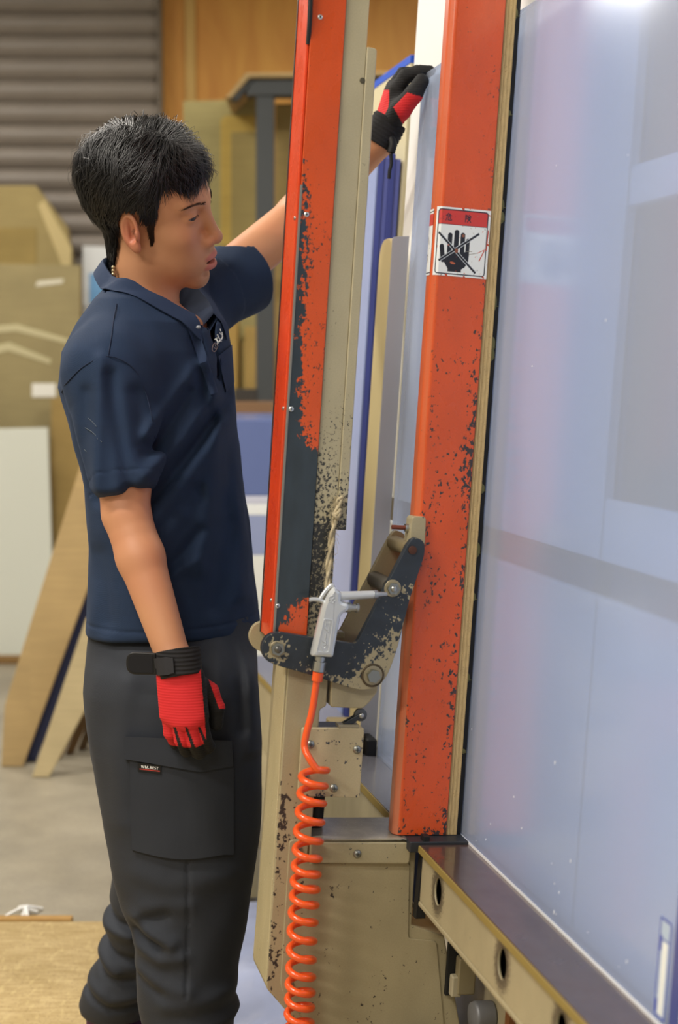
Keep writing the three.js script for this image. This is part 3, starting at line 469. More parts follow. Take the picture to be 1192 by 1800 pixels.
  const b = sp('bolt_bracket', plate([[-0.1165, 0.4365], [-0.0925, 0.4365], [-0.0935, 0.4765, 0.006], [-0.1145, 0.4755, 0.006]], -0.02, -0.012 + 0.02, { bevel: 0.001 }), beigeMat, t);
  sp('bolt', new THREE.CylinderGeometry(0.0032, 0.0032, 0.028, 12).rotateZ(Math.PI / 2).translate(-0.126, 0.458, -0.006), plain(0x7a4030, 0.6, 0.4), b);
  sp('nut', new THREE.CylinderGeometry(0.0065, 0.0065, 0.0055, 6).rotateZ(Math.PI / 2).translate(-0.1175, 0.458, -0.006), steel, b);
}

// pivoting orange beam with the beige edge profile
{
  const t = sawThing('clamp_beam', 'tilting beam with worn orange cover and beige edge hanging between worker and post', 'machine beam', [-0.26, 0.3, -0.04]);
  const om = painted({ x0: -0.306, x1: -0.254, y0: 0.28, y1: 1.34, ppm: 1800, clearcoat: 0.35, clearcoatRoughness: 0.18 }, (x, y, o) => {
    const s = (x + 0.304) / 0.048;
    const sb = table([[0.28, -0.2], [0.3, 0.02], [0.318, 0.3], [0.335, 0.55], [0.352, 0.72], [0.362, 1.5], [0.535, 1.5], [0.56, 0.95], [0.58, 0.62], [0.64, 0.36], [0.75, 0.28], [0.84, 0.24], [0.9, 0.18], [0.94, 0.06], [0.98, -0.25], [1.34, -0.35]], y)[0];
    const edge = sb + 0.36 * chipNoise(x * 1.25, y * 1.05) + 0.14 * n2(x * 40, y * 22);
    coat(o, x, y, ORANGE, 0.2 + 0.22 * sstep(0.99, 0.8, y) + 0.25 * bell(s, sb, 0.25) + 0.3 * bell(y, 0.885, 0.02) * bell(s, 0.6, 0.3) + 0.05, [50, 44, 44], 0.3, 1.3);
    const b = sstep(-0.03, 0.03, edge - s);
    if (b > 0) { const k = 1 + 0.1 * fbm(x * 30, y * 10); mixc(o, [BARE[0] * k, BARE[1] * k, BARE[2] * k], b); o.rough = lerp(o.rough, 0.36, b); o.metal = 0.25 * b; }
  });
  sp('orange_cover', box(-0.304, -0.256, 0.288, 1.33, -0.072, 0, 0.001), om, t);
  const side = painted({ x0: -0.1, x1: 0, y0: 0.28, y1: 1.34, ppm: 1200, clearcoat: 0.35, clearcoatRoughness: 0.2 }, (x, y, o) => { coat(o, x, y, hex(0xe2481a), 0.16 + 0.5 * bell(x, -0.075, 0.004) * sstep(1, 0.6, y), DARK, 0.3); });
  sp('side_cover', box(-0.3085, -0.3045, 0.29, 1.33, -0.076, -0.003, 0.001), side, t);
  sp('side_lip', box(-0.3098, -0.3087, 0.29, 1.33, -0.079, -0.074, 0.0003), plain(0x3a2a26, 0.5), t);
  sp('edge_seam', box(-0.3052, -0.3020, 0.29, 0.93, -0.003, 0.0008, 0.0004), plain(0x9c9a92, 0.35, 0.6), t, 'bare steel seam');
  const bm = painted({ x0: -0.258, x1: -0.205, y0: 0.28, y1: 1.34, ppm: 1800, clearcoat: 0.25, clearcoatRoughness: 0.3 }, (x, y, o) => {
    const d = table([[0.28, 0.75], [0.35, 1.0], [0.375, 1.35], [0.44, 1.4], [0.465, 1.05], [0.5, 0.92], [0.53, 0.7], [0.56, 0.5], [0.64, 0.24], [0.75, 0.12], [1.3, 0.1]], y)[0];
    const k = coat(o, x, y, hex(0xb0a789), d + 0.06, hex(0x26282a), 0.42, 2.1);
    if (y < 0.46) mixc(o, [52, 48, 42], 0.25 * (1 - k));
  });
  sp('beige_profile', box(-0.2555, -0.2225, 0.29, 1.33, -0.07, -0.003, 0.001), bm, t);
  sp('beige_flange', plate([[-0.2222, 0.451], [-0.2078, 0.451], [-0.2078, 1.127, 0.005], [-0.2222, 1.128]], -0.028, -0.001, { r: 0.002, bevel: 0.0015, holes: [[-0.2185, 0.4985, 0.0028, 0.0028]] }), bm, t);
  for (const [x, y] of [[-0.2918, 1.1598], [-0.2939, 0.89], [-0.2988, 0.6188], [-0.3011, 0.3394]]) { const r = sp('rivet', dome(0.0036, 0.0016, x, y, 0), plain(0xd6dadb, 0.3, 0.7), t); sp('rivet_core', disc(0.0013, 0.0008, x, y, 0.0012), darkSteel, r); }
  for (const [y, z] of [[0.884, -0.006], [0.619, -0.006], [0.3457, -0.012]]) sp('side_screw', dome(0.003, 0.002, 0, 0, 0).rotateY(-Math.PI / 2).translate(-0.3085, y, z), zinc, t);
  sp('set_screw', disc(0.004, 0.0015, -0.2257, 1.0814, -0.003), plain(0x5f5a4a, 0.5, 0.5), t);
  sp('power_cable', tube([V3(-0.306, 1.34, -0.006), V3(-0.3085, 1.22, 0.003), V3(-0.307, 1.16, 0.003), V3(-0.3055, 1.122, -0.004)], 0.0034, 24, 8), black, t, 'black power cable');

  const k = sawThing('clamp_linkage', 'pair of worn black link plates joining the tilting beam to the orange post', 'linkage', [-0.2, 0.25, -0.03]);
  const OUT = [[-0.318, 0.3005, 0.014], [-0.302, 0.3055, 0.012], [-0.2524, 0.2991, 0.004], [-0.1996, 0.2923, 0.004], [-0.1905, 0.2912, 0.006], [-0.1864, 0.295, 0.004], [-0.1215, 0.4365, 0.008], [-0.1135, 0.448, 0.01], [-0.0965, 0.4425, 0.012], [-0.0945, 0.424, 0.01], [-0.1129, 0.3563, 0.01], [-0.1253, 0.2899, 0.01], [-0.1334, 0.2591, 0.01], [-0.1414, 0.2399, 0.012], [-0.157, 0.2265, 0.01], [-0.1758, 0.2238, 0.01], [-0.1988, 0.229, 0.01], [-0.2506, 0.2445, 0.01], [-0.3008, 0.2574, 0.01], [-0.3185, 0.2645, 0.012], [-0.3265, 0.2827, 0.014]];
  const lm = painted({ x0: -0.33, x1: -0.09, y0: 0.22, y1: 0.455, ppm: 2400, clearcoat: 0.2, clearcoatRoughness: 0.3 }, (x, y, o) => {
    set(o, hex(0x29313a), 1 + 0.12 * fbm(x * 25, y * 25)); o.rough = 0.4 + 0.08 * fbm(x * 40, y * 40);
    const lower = 0.245 - 0.12 * (x + 0.2);
    const d = 1.0 * bell(Math.hypot((x + 0.302) / 1.0, (y - 0.278) / 1.25), 0, 0.017) + 0.62 * bell(y, lower - 0.012, 0.014) * sstep(-0.3, -0.2, x) + 1.0 * bell(Math.hypot(x + 0.152, (y - 0.246) * 0.8), 0, 0.036) + 0.55 * bell(Math.hypot(x + 0.128, (y - 0.3) * 0.5), 0, 0.022) + 0.6 * bell(Math.hypot(x + 0.118, y - 0.369), 0, 0.014) + 0.3 * bell(Math.hypot(x + 0.26, y - 0.262), 0, 0.02);
    const t2 = sstep(-0.02, 0.05, chipNoise(x * 1.15, y * 1.15) * 0.75 + d - 0.62);
    mixc(o, [BEIGE[0] * 0.98, BEIGE[1] * 0.98, BEIGE[2] * 0.98], t2);
  });
  sp('link_plate', plate(OUT, 0.008, 0.02, { bevel: 0.0012, seg: 10 }), lm, k);
  sp('link_plate', plate(OUT, -0.09, -0.08, { bevel: 0.0012, seg: 10 }), beigeMat, k);
  const cyl = (r, x, y, z0, z1) => new THREE.CylinderGeometry(r, r, z1 - z0, 20).rotateX(Math.PI / 2).translate(x, y, (z0 + z1) / 2);
  sp('spacer_tube', cyl(0.011, -0.1138, 0.4286, -0.08, 0.008), plain(0x8d7f5f, 0.5, 0.3), k);
  sp('spacer_tube', cyl(0.012, -0.1395, 0.3727, -0.08, 0.008), plain(0x6f6b62, 0.45, 0.6), k);
  sp('spacer_tube', cyl(0.012, -0.1604, 0.2462, -0.08, 0.008), plain(0x8d7f5f, 0.5, 0.3), k);
  sp('cross_bar', box(-0.25, -0.19, 0.288, 0.298, -0.06, -0.04, 0.002), beigeMat, k);
  const pivot = (x, y, rn, hn, rw, turn) => {
    const w = sp('washer', disc(rw, 0.0022, x, y, 0.02), plain(0xa69b80, 0.45, 0.5), k);
    sp('nut', uvBox(ngon(rn, 6, hn, x, y, 0.0222, turn)), zinc, k); return w;
  };
  pivot(-0.3023, 0.2817, 0.0098, 0.006, 0.011, 0.2); sp('stud', dome(0.0052, 0.004, -0.3023, 0.2817, 0.0282), plain(0x6b6a66, 0.4, 0.8), k);
  pivot(-0.1395, 0.3727, 0.0092, 0.006, 0.0125, 0.5); sp('stud', dome(0.0046, 0.003, -0.1395, 0.3727, 0.0282), steel, k);
  pivot(-0.1604, 0.2462, 0.0102, 0.008, 0.0145, 0.3);
  sp('retaining_ring', new THREE.TorusGeometry(0.0155, 0.0016, 8, 32).translate(-0.1604, 0.2462, 0.021), plain(0x5e5240, 0.5, 0.6), k);
  sp('pivot_pin', disc(0.0062, 0.003, -0.1138, 0.4286, 0.02), plain(0x5a3b30, 0.5, 0.5), k);
}

// air gun on its twine, orange coil hose
{
  const tw = sawThing('twine_loop', 'frayed natural twine loop tied through the beam hole holding the air gun', 'twine', [-0.232, 0.499, 0.003]);
  const tm = painted({ x0: 0, x1: 1, y0: 0, y1: 1, ppm: 256, rough: 0.95 }, (x, y, o) => set(o, hex(0xb3a687), 1 + 0.2 * n2(x * 60, y * 60)));
  const path = [[-0.2185, 0.4985, -0.004], [-0.2215, 0.494, 0.003], [-0.2255, 0.478, 0.006], [-0.229, 0.45, 0.006], [-0.232, 0.42, 0.008], [-0.2345, 0.39, 0.016], [-0.237, 0.365, 0.03]];
  const base = new THREE.CatmullRomCurve3(path.map((p) => V3(...p)));
  for (const [ph, sgn] of [[0, 1], [Math.PI, 1]]) { const q = []; for (let i = 0; i <= 120; i++) { const s = i / 120, p = base.getPoint(s), a = ph + s * 17; q.push(p.add(V3(Math.cos(a) * 0.0021 * sgn, 0, Math.sin(a) * 0.0021))); } sp('twine_strand', uvBox(tube(q, 0.0027, 240, 7)), tm, tw); }
  const knot = []; for (const [x, y, z, a] of [[-0.2255, 0.4745, 0.008, 0.2], [-0.223, 0.4735, 0.009, 1.2], [-0.2265, 0.471, 0.008, 2.4], [-0.2245, 0.477, 0.0085, 0.8]]) knot.push(new THREE.TorusGeometry(0.0048, 0.0028, 8, 18).rotateY(a).rotateX(1.4 + a * 0.2).translate(x, y, z));
  sp('knot', uvBox(merge(knot)), tm, tw);
  const fuzz = []; for (let i = 0; i < 320; i++) { const p = base.getPoint(rnd()), a = rnd() * 6.28, l = 0.004 + rnd() * 0.008; fuzz.push(tube([p, p.clone().add(V3(Math.cos(a) * l * 0.6, (rnd() - 0.6) * l, Math.sin(a) * l * 0.6)), p.clone().add(V3(Math.cos(a) * l, (rnd() - 0.7) * l * 1.6, Math.sin(a) * l * 0.7))], 0.00022, 4, 3)); }
  tag(sp('frayed_fibres', merge(fuzz), tm, tw), null, null, null, 'stuff');

  const g = sawThing('air_gun', 'silver air blow gun hanging nozzle right in front of the link plate', 'air gun', [-0.24, 0.31, 0.035]);
  const al = plain(0xd8dcde, 0.33, 0.5);
  const body = shapeOf([[-0.2575, 0.2755, 0.004], [-0.2255, 0.2745, 0.004], [-0.2185, 0.336, 0.006], [-0.207, 0.342, 0.004], [-0.207, 0.3515, 0.004], [-0.2195, 0.3545, 0.004], [-0.2195, 0.3672, 0.004], [-0.2305, 0.375, 0.004], [-0.238, 0.366, 0.006], [-0.2455, 0.348, 0.006]], 0.003);
  sp('handle', plate(body, 0.027, 0.045, { bevel: 0.005, seg: 6 }), al, g);
  const rel = [[-0.2515, 0.281], [-0.232, 0.2805], [-0.2285, 0.329], [-0.2435, 0.3305]];
  const frame = shapeOf(rel, 0.004); const inner = [[-0.2497, 0.2835], [-0.2342, 0.283], [-0.231, 0.327], [-0.2418, 0.3285]]; frame.holes.push(new THREE.Path(shapeOf(inner, 0.003).getPoints(6)));
  sp('handle_border', plate(frame, 0.0445, 0.0458, { bevel: 0.0004 }), al, g);
  // raised lettering, read from top to bottom of the handle
  const GLYPHS = [[[[0.15, 0.1], [0.85, 0.1]], [[0.5, 0.1], [0.5, 0.85]], [[0.05, 0.85], [0.95, 0.85]]], [[[0.1, 0.12], [0.9, 0.12], [0.6, 0.45]], [[0.5, 0.4], [0.42, 0.7], [0.15, 0.95]]], [[[0.05, 0.5], [0.95, 0.5]]], [[[0.15, 0.3], [0.85, 0.3], [0.78, 0.88], [0.6, 0.85]], [[0.48, 0.05], [0.42, 0.5], [0.15, 0.95]], [[0.8, 0.02], [0.86, 0.14]], [[0.94, 0], [1, 0.12]]], [[[0.12, 0.12], [0.36, 0.3]], [[0.1, 0.92], [0.6, 0.72], [0.95, 0.25]]]];
  const letters = [];
  GLYPHS.forEach((gl, i) => { const cy = 0.3235 - i * 0.0092, cx = -0.2372 - (0.3235 - cy) * 0.115, s = 0.0082; for (const st of gl) letters.push(tube(st.map(([a, b]) => V3(cx + (0.5 - b) * s, cy + (0.5 - a) * s, 0.0455)), 0.0007, 10, 5)); });
  sp('raised_lettering', merge(letters), al, g);
  const emblem = []; for (let i = 0; i < 5; i++) { const a = i * 1.257; emblem.push(new THREE.TorusGeometry(0.0022, 0.0006, 6, 14).translate(-0.2335 + 0.003 * Math.cos(a), 0.3575 + 0.003 * Math.sin(a), 0.0452)); }
  sp('emblem', merge(emblem), al, g);
  const along = (r0, r1, x0, x1, y0, y1, n = 20) => { const L = Math.hypot(x1 - x0, y1 - y0); return new THREE.CylinderGeometry(r1, r0, L, n).rotateZ(-Math.PI / 2 + Math.atan2(y1 - y0, x1 - x0)).translate((x0 + x1) / 2, (y0 + y1) / 2, 0.036); };
  sp('barrel', along(0.0066, 0.0055, -0.224, -0.169, 0.3608, 0.3652), al, g);
  sp('barrel_collar', along(0.0064, 0.006, -0.171, -0.1655, 0.3649, 0.3653), steel, g);
  sp('nozzle', along(0.0042, 0.0028, -0.1665, -0.1515, 0.3652, 0.3662), steel, g);
  sp('push_button', along(0.0072, 0.0072, -0.2095, -0.2035, 0.3455, 0.3452), steel, g);
  sp('push_button', along(0.0052, 0.0052, -0.2035, -0.1955, 0.3452, 0.345), steel, g);
  sp('push_button', along(0.0066, 0.0066, -0.1955, -0.192, 0.345, 0.3449), steel, g);
  sp('hook', tube([V3(-0.2405, 0.351, 0.036), V3(-0.249, 0.3545, 0.036), V3(-0.257, 0.3555, 0.036), V3(-0.2635, 0.3545, 0.036)], 0.0031, 20, 8), al, g);
  sp('hook', tube([V3(-0.249, 0.3545, 0.036), V3(-0.2445, 0.363, 0.036), V3(-0.238, 0.372, 0.036), V3(-0.2325, 0.3765, 0.036), V3(-0.23, 0.3725, 0.036)], 0.0028, 20, 8), al, g);
  const down = (r, n, y0, y1, x0, x1) => new THREE.CylinderGeometry(r, r, y0 - y1, n).rotateZ(-0.1).translate((x0 + x1) / 2, (y0 + y1) / 2, 0.036);
  sp('hose_fitting', down(0.0058, 16, 0.275, 0.266, -0.2428, -0.2432), steel, g);
  sp('hex_nut', down(0.0095, 6, 0.2675, 0.2535, -0.2436, -0.244), steel, g);
  sp('hex_nut', down(0.0082, 6, 0.2745, 0.269, -0.243, -0.2434), steel, g);

  const h = sawThing('coil_hose', 'bright orange coiled air hose hanging from the silver air gun', 'air hose', [-0.24, -0.1, 0.036]);
  const om = plain(0xf0591c, 0.28, 0, { clearcoat: 0.5, clearcoatRoughness: 0.12 });
  const pts = [V3(-0.2443, 0.252, 0.036), V3(-0.2462, 0.235, 0.036), V3(-0.2502, 0.196, 0.038), V3(-0.2575, 0.16, 0.04), V3(-0.2585, 0.146, 0.042), V3(-0.254, 0.134, 0.052)];
  const turns = 21, R = 0.0178, y0 = 0.1235, pit = 0.0247;
  for (let i = 6; i <= turns * 24; i++) { const a = i / 24 * Math.PI * 2, n = i / 24, y = y0 - n * pit + 0.0035 * Math.sin(n * 0.9), cx = table([[0, -0.2415], [4, -0.2445], [10, -0.2445], [17, -0.2395], [21, -0.236]], n)[0]; pts.push(V3(cx - R * Math.cos(a) * -1 * -1 * Math.min(1, 0.6 + n), y, 0.04 + R * Math.sin(a))); }
  const last = pts[pts.length - 1]; pts.push(V3(last.x, last.y - 0.05, 0.05), V3(last.x + 0.01, -0.56, 0.1), V3(last.x + 0.06, -0.588, 0.2));
  sp('hose', tube(pts, 0.0052, 1500, 10), om, h);
  sp('hose_sleeve', down(0.0078, 20, 0.2525, 0.2395, -0.2444, -0.2452), om, h);
}

// ---------------------------------------------------------------- distance fields and their meshing
const vec = (p) => [p.x, p.y, p.z];
const smin = (a, b, k) => { const h = Math.max(k - Math.abs(a - b), 0) / k; return Math.min(a, b) - h * h * k * 0.25; };
const smax = (a, b, k) => -smin(-a, -b, k);
const ell = (x, y, z, c, r) => { const a = (x - c[0]) / r[0], b = (y - c[1]) / r[1], d = (z - c[2]) / r[2], k0 = Math.sqrt(a * a + b * b + d * d); if (k0 < 1e-6) return -Math.min(r[0], r[1], r[2]); const e = a / r[0], f = b / r[1], g = d / r[2]; return k0 * (k0 - 1) / Math.sqrt(e * e + f * f + g * g); };
function cone(x, y, z, a, b, ra, rb) {                                      // tapered capsule
  const bx = b[0] - a[0], by = b[1] - a[1], bz = b[2] - a[2], px = x - a[0], py = y - a[1], pz = z - a[2];
  const t = clamp((px * bx + py * by + pz * bz) / (bx * bx + by * by + bz * bz));
  return Math.hypot(px - bx * t, py - by * t, pz - bz * t) - (ra + (rb - ra) * t);
}
function surfaceNets(sdf, lo, hi, cell, colorOf) {
  const n = [0, 1, 2].map((i) => Math.ceil((hi[i] - lo[i]) / cell) + 1), [nx, ny, nz] = n, val = new Float32Array(nx * ny * nz), B = 6;
  const id = (i, j, k) => (k * ny + j) * nx + i;
  for (let K = 0; K < nz; K += B) for (let J = 0; J < ny; J += B) for (let I = 0; I < nx; I += B) {
    const d = sdf(lo[0] + (I + B / 2) * cell, lo[1] + (J + B / 2) * cell, lo[2] + (K + B / 2) * cell), far = Math.abs(d) > B * cell * 1.6;
    for (let k = K; k < Math.min(nz, K + B); k++) for (let j = J; j < Math.min(ny, J + B); j++) for (let i = I; i < Math.min(nx, I + B); i++) val[id(i, j, k)] = far ? d : sdf(lo[0] + i * cell, lo[1] + j * cell, lo[2] + k * cell);
  }
  const vid = new Int32Array(nx * ny * nz).fill(-1), pos = [], ix = [];
  for (let k = 0; k < nz - 1; k++) for (let j = 0; j < ny - 1; j++) for (let i = 0; i < nx - 1; i++) {
    let m = 0; const c = []; for (let q = 0; q < 8; q++) { const v = val[id(i + (q & 1), j + ((q >> 1) & 1), k + (q >> 2))]; c.push(v); if (v < 0) m |= 1 << q; }
    if (m === 0 || m === 255) continue;
    let x = 0, y = 0, z = 0, cnt = 0;
    for (let a = 0; a < 8; a++) for (const bit of [1, 2, 4]) { const b = a | bit; if (b === a || ((m >> a) & 1) === ((m >> b) & 1)) continue; const t = c[a] / (c[a] - c[b]); x += (a & 1) + (bit === 1 ? t : 0); y += ((a >> 1) & 1) + (bit === 2 ? t : 0); z += (a >> 2) + (bit === 4 ? t : 0); cnt++; }
    vid[id(i, j, k)] = pos.length / 3; pos.push(lo[0] + (i + x / cnt) * cell, lo[1] + (j + y / cnt) * cell, lo[2] + (k + z / cnt) * cell);
  }
  const quad = (a, b, c, d, flip) => { if (a < 0 || b < 0 || c < 0 || d < 0) return; if (flip) ix.push(a, c, b, a, d, c); else ix.push(a, b, c, a, c, d); };
  for (let k = 1; k < nz - 1; k++) for (let j = 1; j < ny - 1; j++) for (let i = 1; i < nx - 1; i++) {
    const s = val[id(i, j, k)] < 0;
    if (s !== val[id(i + 1, j, k)] < 0) quad(vid[id(i, j - 1, k - 1)], vid[id(i, j, k - 1)], vid[id(i, j, k)], vid[id(i, j - 1, k)], !s);
    if (s !== val[id(i, j + 1, k)] < 0) quad(vid[id(i - 1, j, k - 1)], vid[id(i - 1, j, k)], vid[id(i, j, k)], vid[id(i, j, k - 1)], !s);
    if (s !== val[id(i, j, k + 1)] < 0) quad(vid[id(i - 1, j - 1, k)], vid[id(i, j - 1, k)], vid[id(i, j, k)], vid[id(i - 1, j, k)], !s);
  }
  const g = new THREE.BufferGeometry(), P = new Float32Array(pos), N = new Float32Array(P.length), UV = new Float32Array(P.length / 3 * 2), C = colorOf && new Float32Array(P.length), e = cell * 0.5;
  for (let i = 0; i < P.length; i += 3) {
    let x = P[i], y = P[i + 1], z = P[i + 2], gx, gy, gz, l;
    for (let it = 0; it < 2; it++) {                                        // pull the vertex onto the surface
      gx = sdf(x + e, y, z) - sdf(x - e, y, z); gy = sdf(x, y + e, z) - sdf(x, y - e, z); gz = sdf(x, y, z + e) - sdf(x, y, z - e); l = Math.hypot(gx, gy, gz) || 1;
      if (it === 0) { const d = clamp(sdf(x, y, z), -cell * 0.4, cell * 0.4); x -= gx / l * d; y -= gy / l * d; z -= gz / l * d; }
    }
    P[i] = x; P[i + 1] = y; P[i + 2] = z; N[i] = gx / l; N[i + 1] = gy / l; N[i + 2] = gz / l;
    const q = i / 3; UV[q * 2] = x - z; UV[q * 2 + 1] = y;
    if (C) { const c = colorOf(x, y, z, N[i], N[i + 1], N[i + 2]); C[i] = c[0]; C[i + 1] = c[1]; C[i + 2] = c[2]; }
  }
  g.setAttribute('position', new THREE.BufferAttribute(P, 3)); g.setAttribute('normal', new THREE.BufferAttribute(N, 3)); g.setAttribute('uv', new THREE.BufferAttribute(UV, 2));
  if (C) g.setAttribute('color', new THREE.BufferAttribute(C, 3));
  g.setIndex(ix);
  return g;
}
const lin = (h) => { const c = new THREE.Color(h); return [c.r, c.g, c.b]; };
const mix3 = (a, b, t) => [lerp(a[0], b[0], t), lerp(a[1], b[1], t), lerp(a[2], b[2], t)];

// ---------------------------------------------------------------- the worker
const person = thing('person', 'man in navy polo, charcoal trousers and red work gloves holding the blue sheet', 'person', V3(-0.28, 0, -2.5));
const YAW = 0.34, cy = Math.cos(YAW), sy = Math.sin(YAW);                   // the way the body faces: right, a little towards the viewer
// head pose
const HS = 1.015, HQ = new THREE.Matrix4().makeRotationY(-0.2).multiply(new THREE.Matrix4().makeRotationZ(-0.152)).multiply(new THREE.Matrix4().makeRotationX(0.46));
HQ.scale(V3(HS, HS, HS)).setPosition(-0.306, 1.534, -2.5);
const HI = HQ.clone().invert();
const toHead = (p) => vec((p.isVector3 ? p.clone() : V3(...p)).applyMatrix4(HI));
const sR = at(196, 652, 2.385), eR = at(222, 903, 2.34), wR = at(306, 1160, 2.28), sL = at(352, 525, 2.70), eL = at(531, 376, 2.86), wL = at(670, 245, 2.715);
const neckBase = at(262, 552, 2.54);

// torso sections: pixel row, left and right outline at the depth of the spine, half width across the body
const SPINE = 2.53, rows = [[480, 212, 312, 0.075], [505, 196, 330, 0.1], [530, 174, 362, 0.14], [570, 146, 396, 0.165], [620, 117, 406, 0.178], [680, 112, 410, 0.182], [760, 136, 414, 0.182], [850, 158, 425, 0.178], [930, 164, 437, 0.178], [1000, 165, 443, 0.18], [1060, 162, 450, 0.185], [1110, 160, 456, 0.188], [1160, 160, 457, 0.188], [1260, 164, 452, 0.185]];
const torsoRows = rows.map(([py, l, r, B]) => { const a = at(l, py, SPINE), b = at(r, py, SPINE), hw = (b.x - a.x) / 2; return [a.y, (a.x + b.x) / 2, Math.sqrt(Math.max(0.003, hw * hw - (B * sy) ** 2)) / cy, B]; }).reverse();
function loft(rowsOf, x, y, z, depth, yaw) {                                // elliptic sections stacked in height, turned by yaw
  const [cx, A, B, dz = depth] = table(rowsOf, y), c = Math.cos(yaw), s = Math.sin(yaw);
  const f = (x - cx) * c + (z + dz) * s, r = -(x - cx) * s + (z + dz) * c;
  const k0 = Math.sqrt((f / A) ** 2 + (r / B) ** 2); if (k0 < 1e-5) return -Math.min(A, B);
  return k0 * (k0 - 1) / Math.sqrt((f / A / A) ** 2 + (r / B / B) ** 2);
}
const seg2 = (x, y, pts) => { let d = 1e9; for (let i = 1; i < pts.length; i++) { const [ax, ay] = pts[i - 1], [bx, by] = pts[i], t = clamp(((x - ax) * (bx - ax) + (y - ay) * (by - ay)) / ((bx - ax) ** 2 + (by - ay) ** 2)); d = Math.min(d, Math.hypot(x - ax - (bx - ax) * t, y - ay - (by - ay) * t)); } return d; };
const foldLine = (depth, pts) => pts.map(([px, py]) => { const p = at(px, py, depth); return [p.x, p.y]; });
// folds: [line, height (+ ridge, - crease), width]; they lie on the side of the cloth named by its height z
const makeFolds = (list, zMin) => {
  const f = list.map(([depth, pts, amp, w]) => { const l = foldLine(depth, pts), xs = l.map((p) => p[0]), ys = l.map((p) => p[1]); return { l, amp, w, x0: Math.min(...xs) - 3 * w, x1: Math.max(...xs) + 3 * w, y0: Math.min(...ys) - 3 * w, y1: Math.max(...ys) + 3 * w }; });
  return (x, y, z) => { if (z < zMin) return 0; let s = 0; const fade = sstep(zMin, zMin + 0.08, z); for (const q of f) { if (x < q.x0 || x > q.x1 || y < q.y0 || y > q.y1) continue; const d = seg2(x, y, q.l) / q.w; if (d < 3) s += 1.3 * q.amp * Math.exp(-d * d); } return s * fade; };
};

// ---- skin: one surface for head, neck, trunk, arms and legs (the head meshed on a finer grid)
const NB = toHead(neckBase);
function headShape(x, y, z) {
  const q = Math.abs(z);
  let d = ell(x, y, z, [-0.014, 0.046, 0], [0.09, 0.084, 0.072]);
  d = smin(d, ell(x, y, q, [0.04, 0.05, 0.0], [0.05, 0.052, 0.057]), 0.03);
  d = smin(d, ell(x, y, z, [0.034, -0.02, 0], [0.056, 0.086, 0.056]), 0.03);
  d = smin(d, ell(x, y, z, [0.03, -0.066, 0], [0.052, 0.038, 0.05]), 0.03);
  d = smin(d, ell(x, y, q, [0.062, -0.012, 0.04], [0.022, 0.017, 0.018]), 0.022);          // cheekbones
  d = smin(d, ell(x, y, q, [0.058, -0.045, 0.027], [0.03, 0.035, 0.023]), 0.025);
  d = smin(d, ell(x, y, z, [0.077, -0.057, 0], [0.026, 0.026, 0.029]), 0.022);              // muzzle
  d = smin(d, ell(x, y, z, [0.078, -0.097, 0], [0.017, 0.015, 0.02]), 0.024);              // chin
  d = smin(d, ell(x, y, q, [0.005, -0.058, 0.046], [0.024, 0.026, 0.012]), 0.025);         // jaw angle
  d = smin(d, cone(x, y, q, [0.0865, 0.04, 0.008], [0.071, 0.043, 0.044], 0.0075, 0.006), 0.016);  // brow
  d = smax(d, -ell(x, y, q, [0.0955, 0.021, 0.031], [0.0135, 0.0105, 0.017]), 0.014);      // sockets
  d = smin(d, Math.hypot(x - 0.0735, y - 0.021, q - 0.031) - 0.0142, 0.006);               // lids
  let nose = cone(x, y, z, [0.0885, 0.03, 0], [0.109, -0.018, 0], 0.0065, 0.0088);
  nose = smin(nose, Math.hypot(x - 0.109, y + 0.021, z) - 0.0105, 0.008);
  nose = smin(nose, ell(x, y, q, [0.0985, -0.026, 0.0132], [0.0108, 0.008, 0.0064]), 0.009);
  nose = smax(nose, -ell(x, y, q, [0.107, -0.0345, 0.0068], [0.0055, 0.0042, 0.0034]), 0.003);
  d = smin(d, nose, 0.0145);
  d = smin(d, ell(x, y, z, [0.0985, -0.0525, 0], [0.0108, 0.0066, 0.0205]), 0.006);        // lips
  d = smin(d, ell(x, y, z, [0.0982, -0.0685, 0], [0.0118, 0.0078, 0.0185]), 0.006);
  d = smax(d, -ell(x, y, z, [0.107, -0.0598, 0], [0.016, 0.0036, 0.0205]), 0.0025);        // parted mouth
  d = smax(d, -ell(x, y, z, [0.0965, -0.0815, 0], [0.006, 0.0045, 0.02]), 0.006);          // hollow under the lip
  d = smax(d, -ell(x, y, q, [0.0868, 0.0196, 0.0318], [0.012, 0.003, 0.0142]), 0.0015);    // eye openings
  d = smax(d, -ell(x, y, q, [0.0886, 0.0265, 0.032], [0.0022, 0.0009, 0.0155]), 0.002);      // lid crease
  // ears
  const ex = (x + 0.006), ey = y - 0.001, ez = q - 0.0755, c1 = 0.9397, s1 = 0.342, fx = ex * c1 + ez * s1, fz = -ex * s1 + ez * c1, gx = fx * 0.978 + ey * 0.208, gy = -fx * 0.208 + ey * 0.978;
  let ear = ell(gx, gy, fz, [0, 0.002, 0], [0.0185, 0.031, 0.0075]);
  ear = smax(ear, -ell(gx, gy, fz, [0.004, 0.003, 0.008], [0.0118, 0.0215, 0.0105]), 0.003);
  ear = smin(ear, cone(gx, gy, fz, [-0.0035, 0.017, 0.0005], [-0.0045, -0.012, 0.0005], 0.0034, 0.003), 0.004);
  ear = smin(ear, ell(gx, gy, fz, [0.006, -0.026, -0.001], [0.0085, 0.0095, 0.0055]), 0.006);
  ear = smin(ear, ell(gx, gy, fz, [0.014, -0.006, 0.002], [0.004, 0.007, 0.0045]), 0.004); ear = smax(ear, -ell(gx, gy, fz, [0.0065, -0.007, 0.003], [0.0065, 0.008, 0.007]), 0.003);
  d = smin(d, ear, 0.006);
  return d;
}
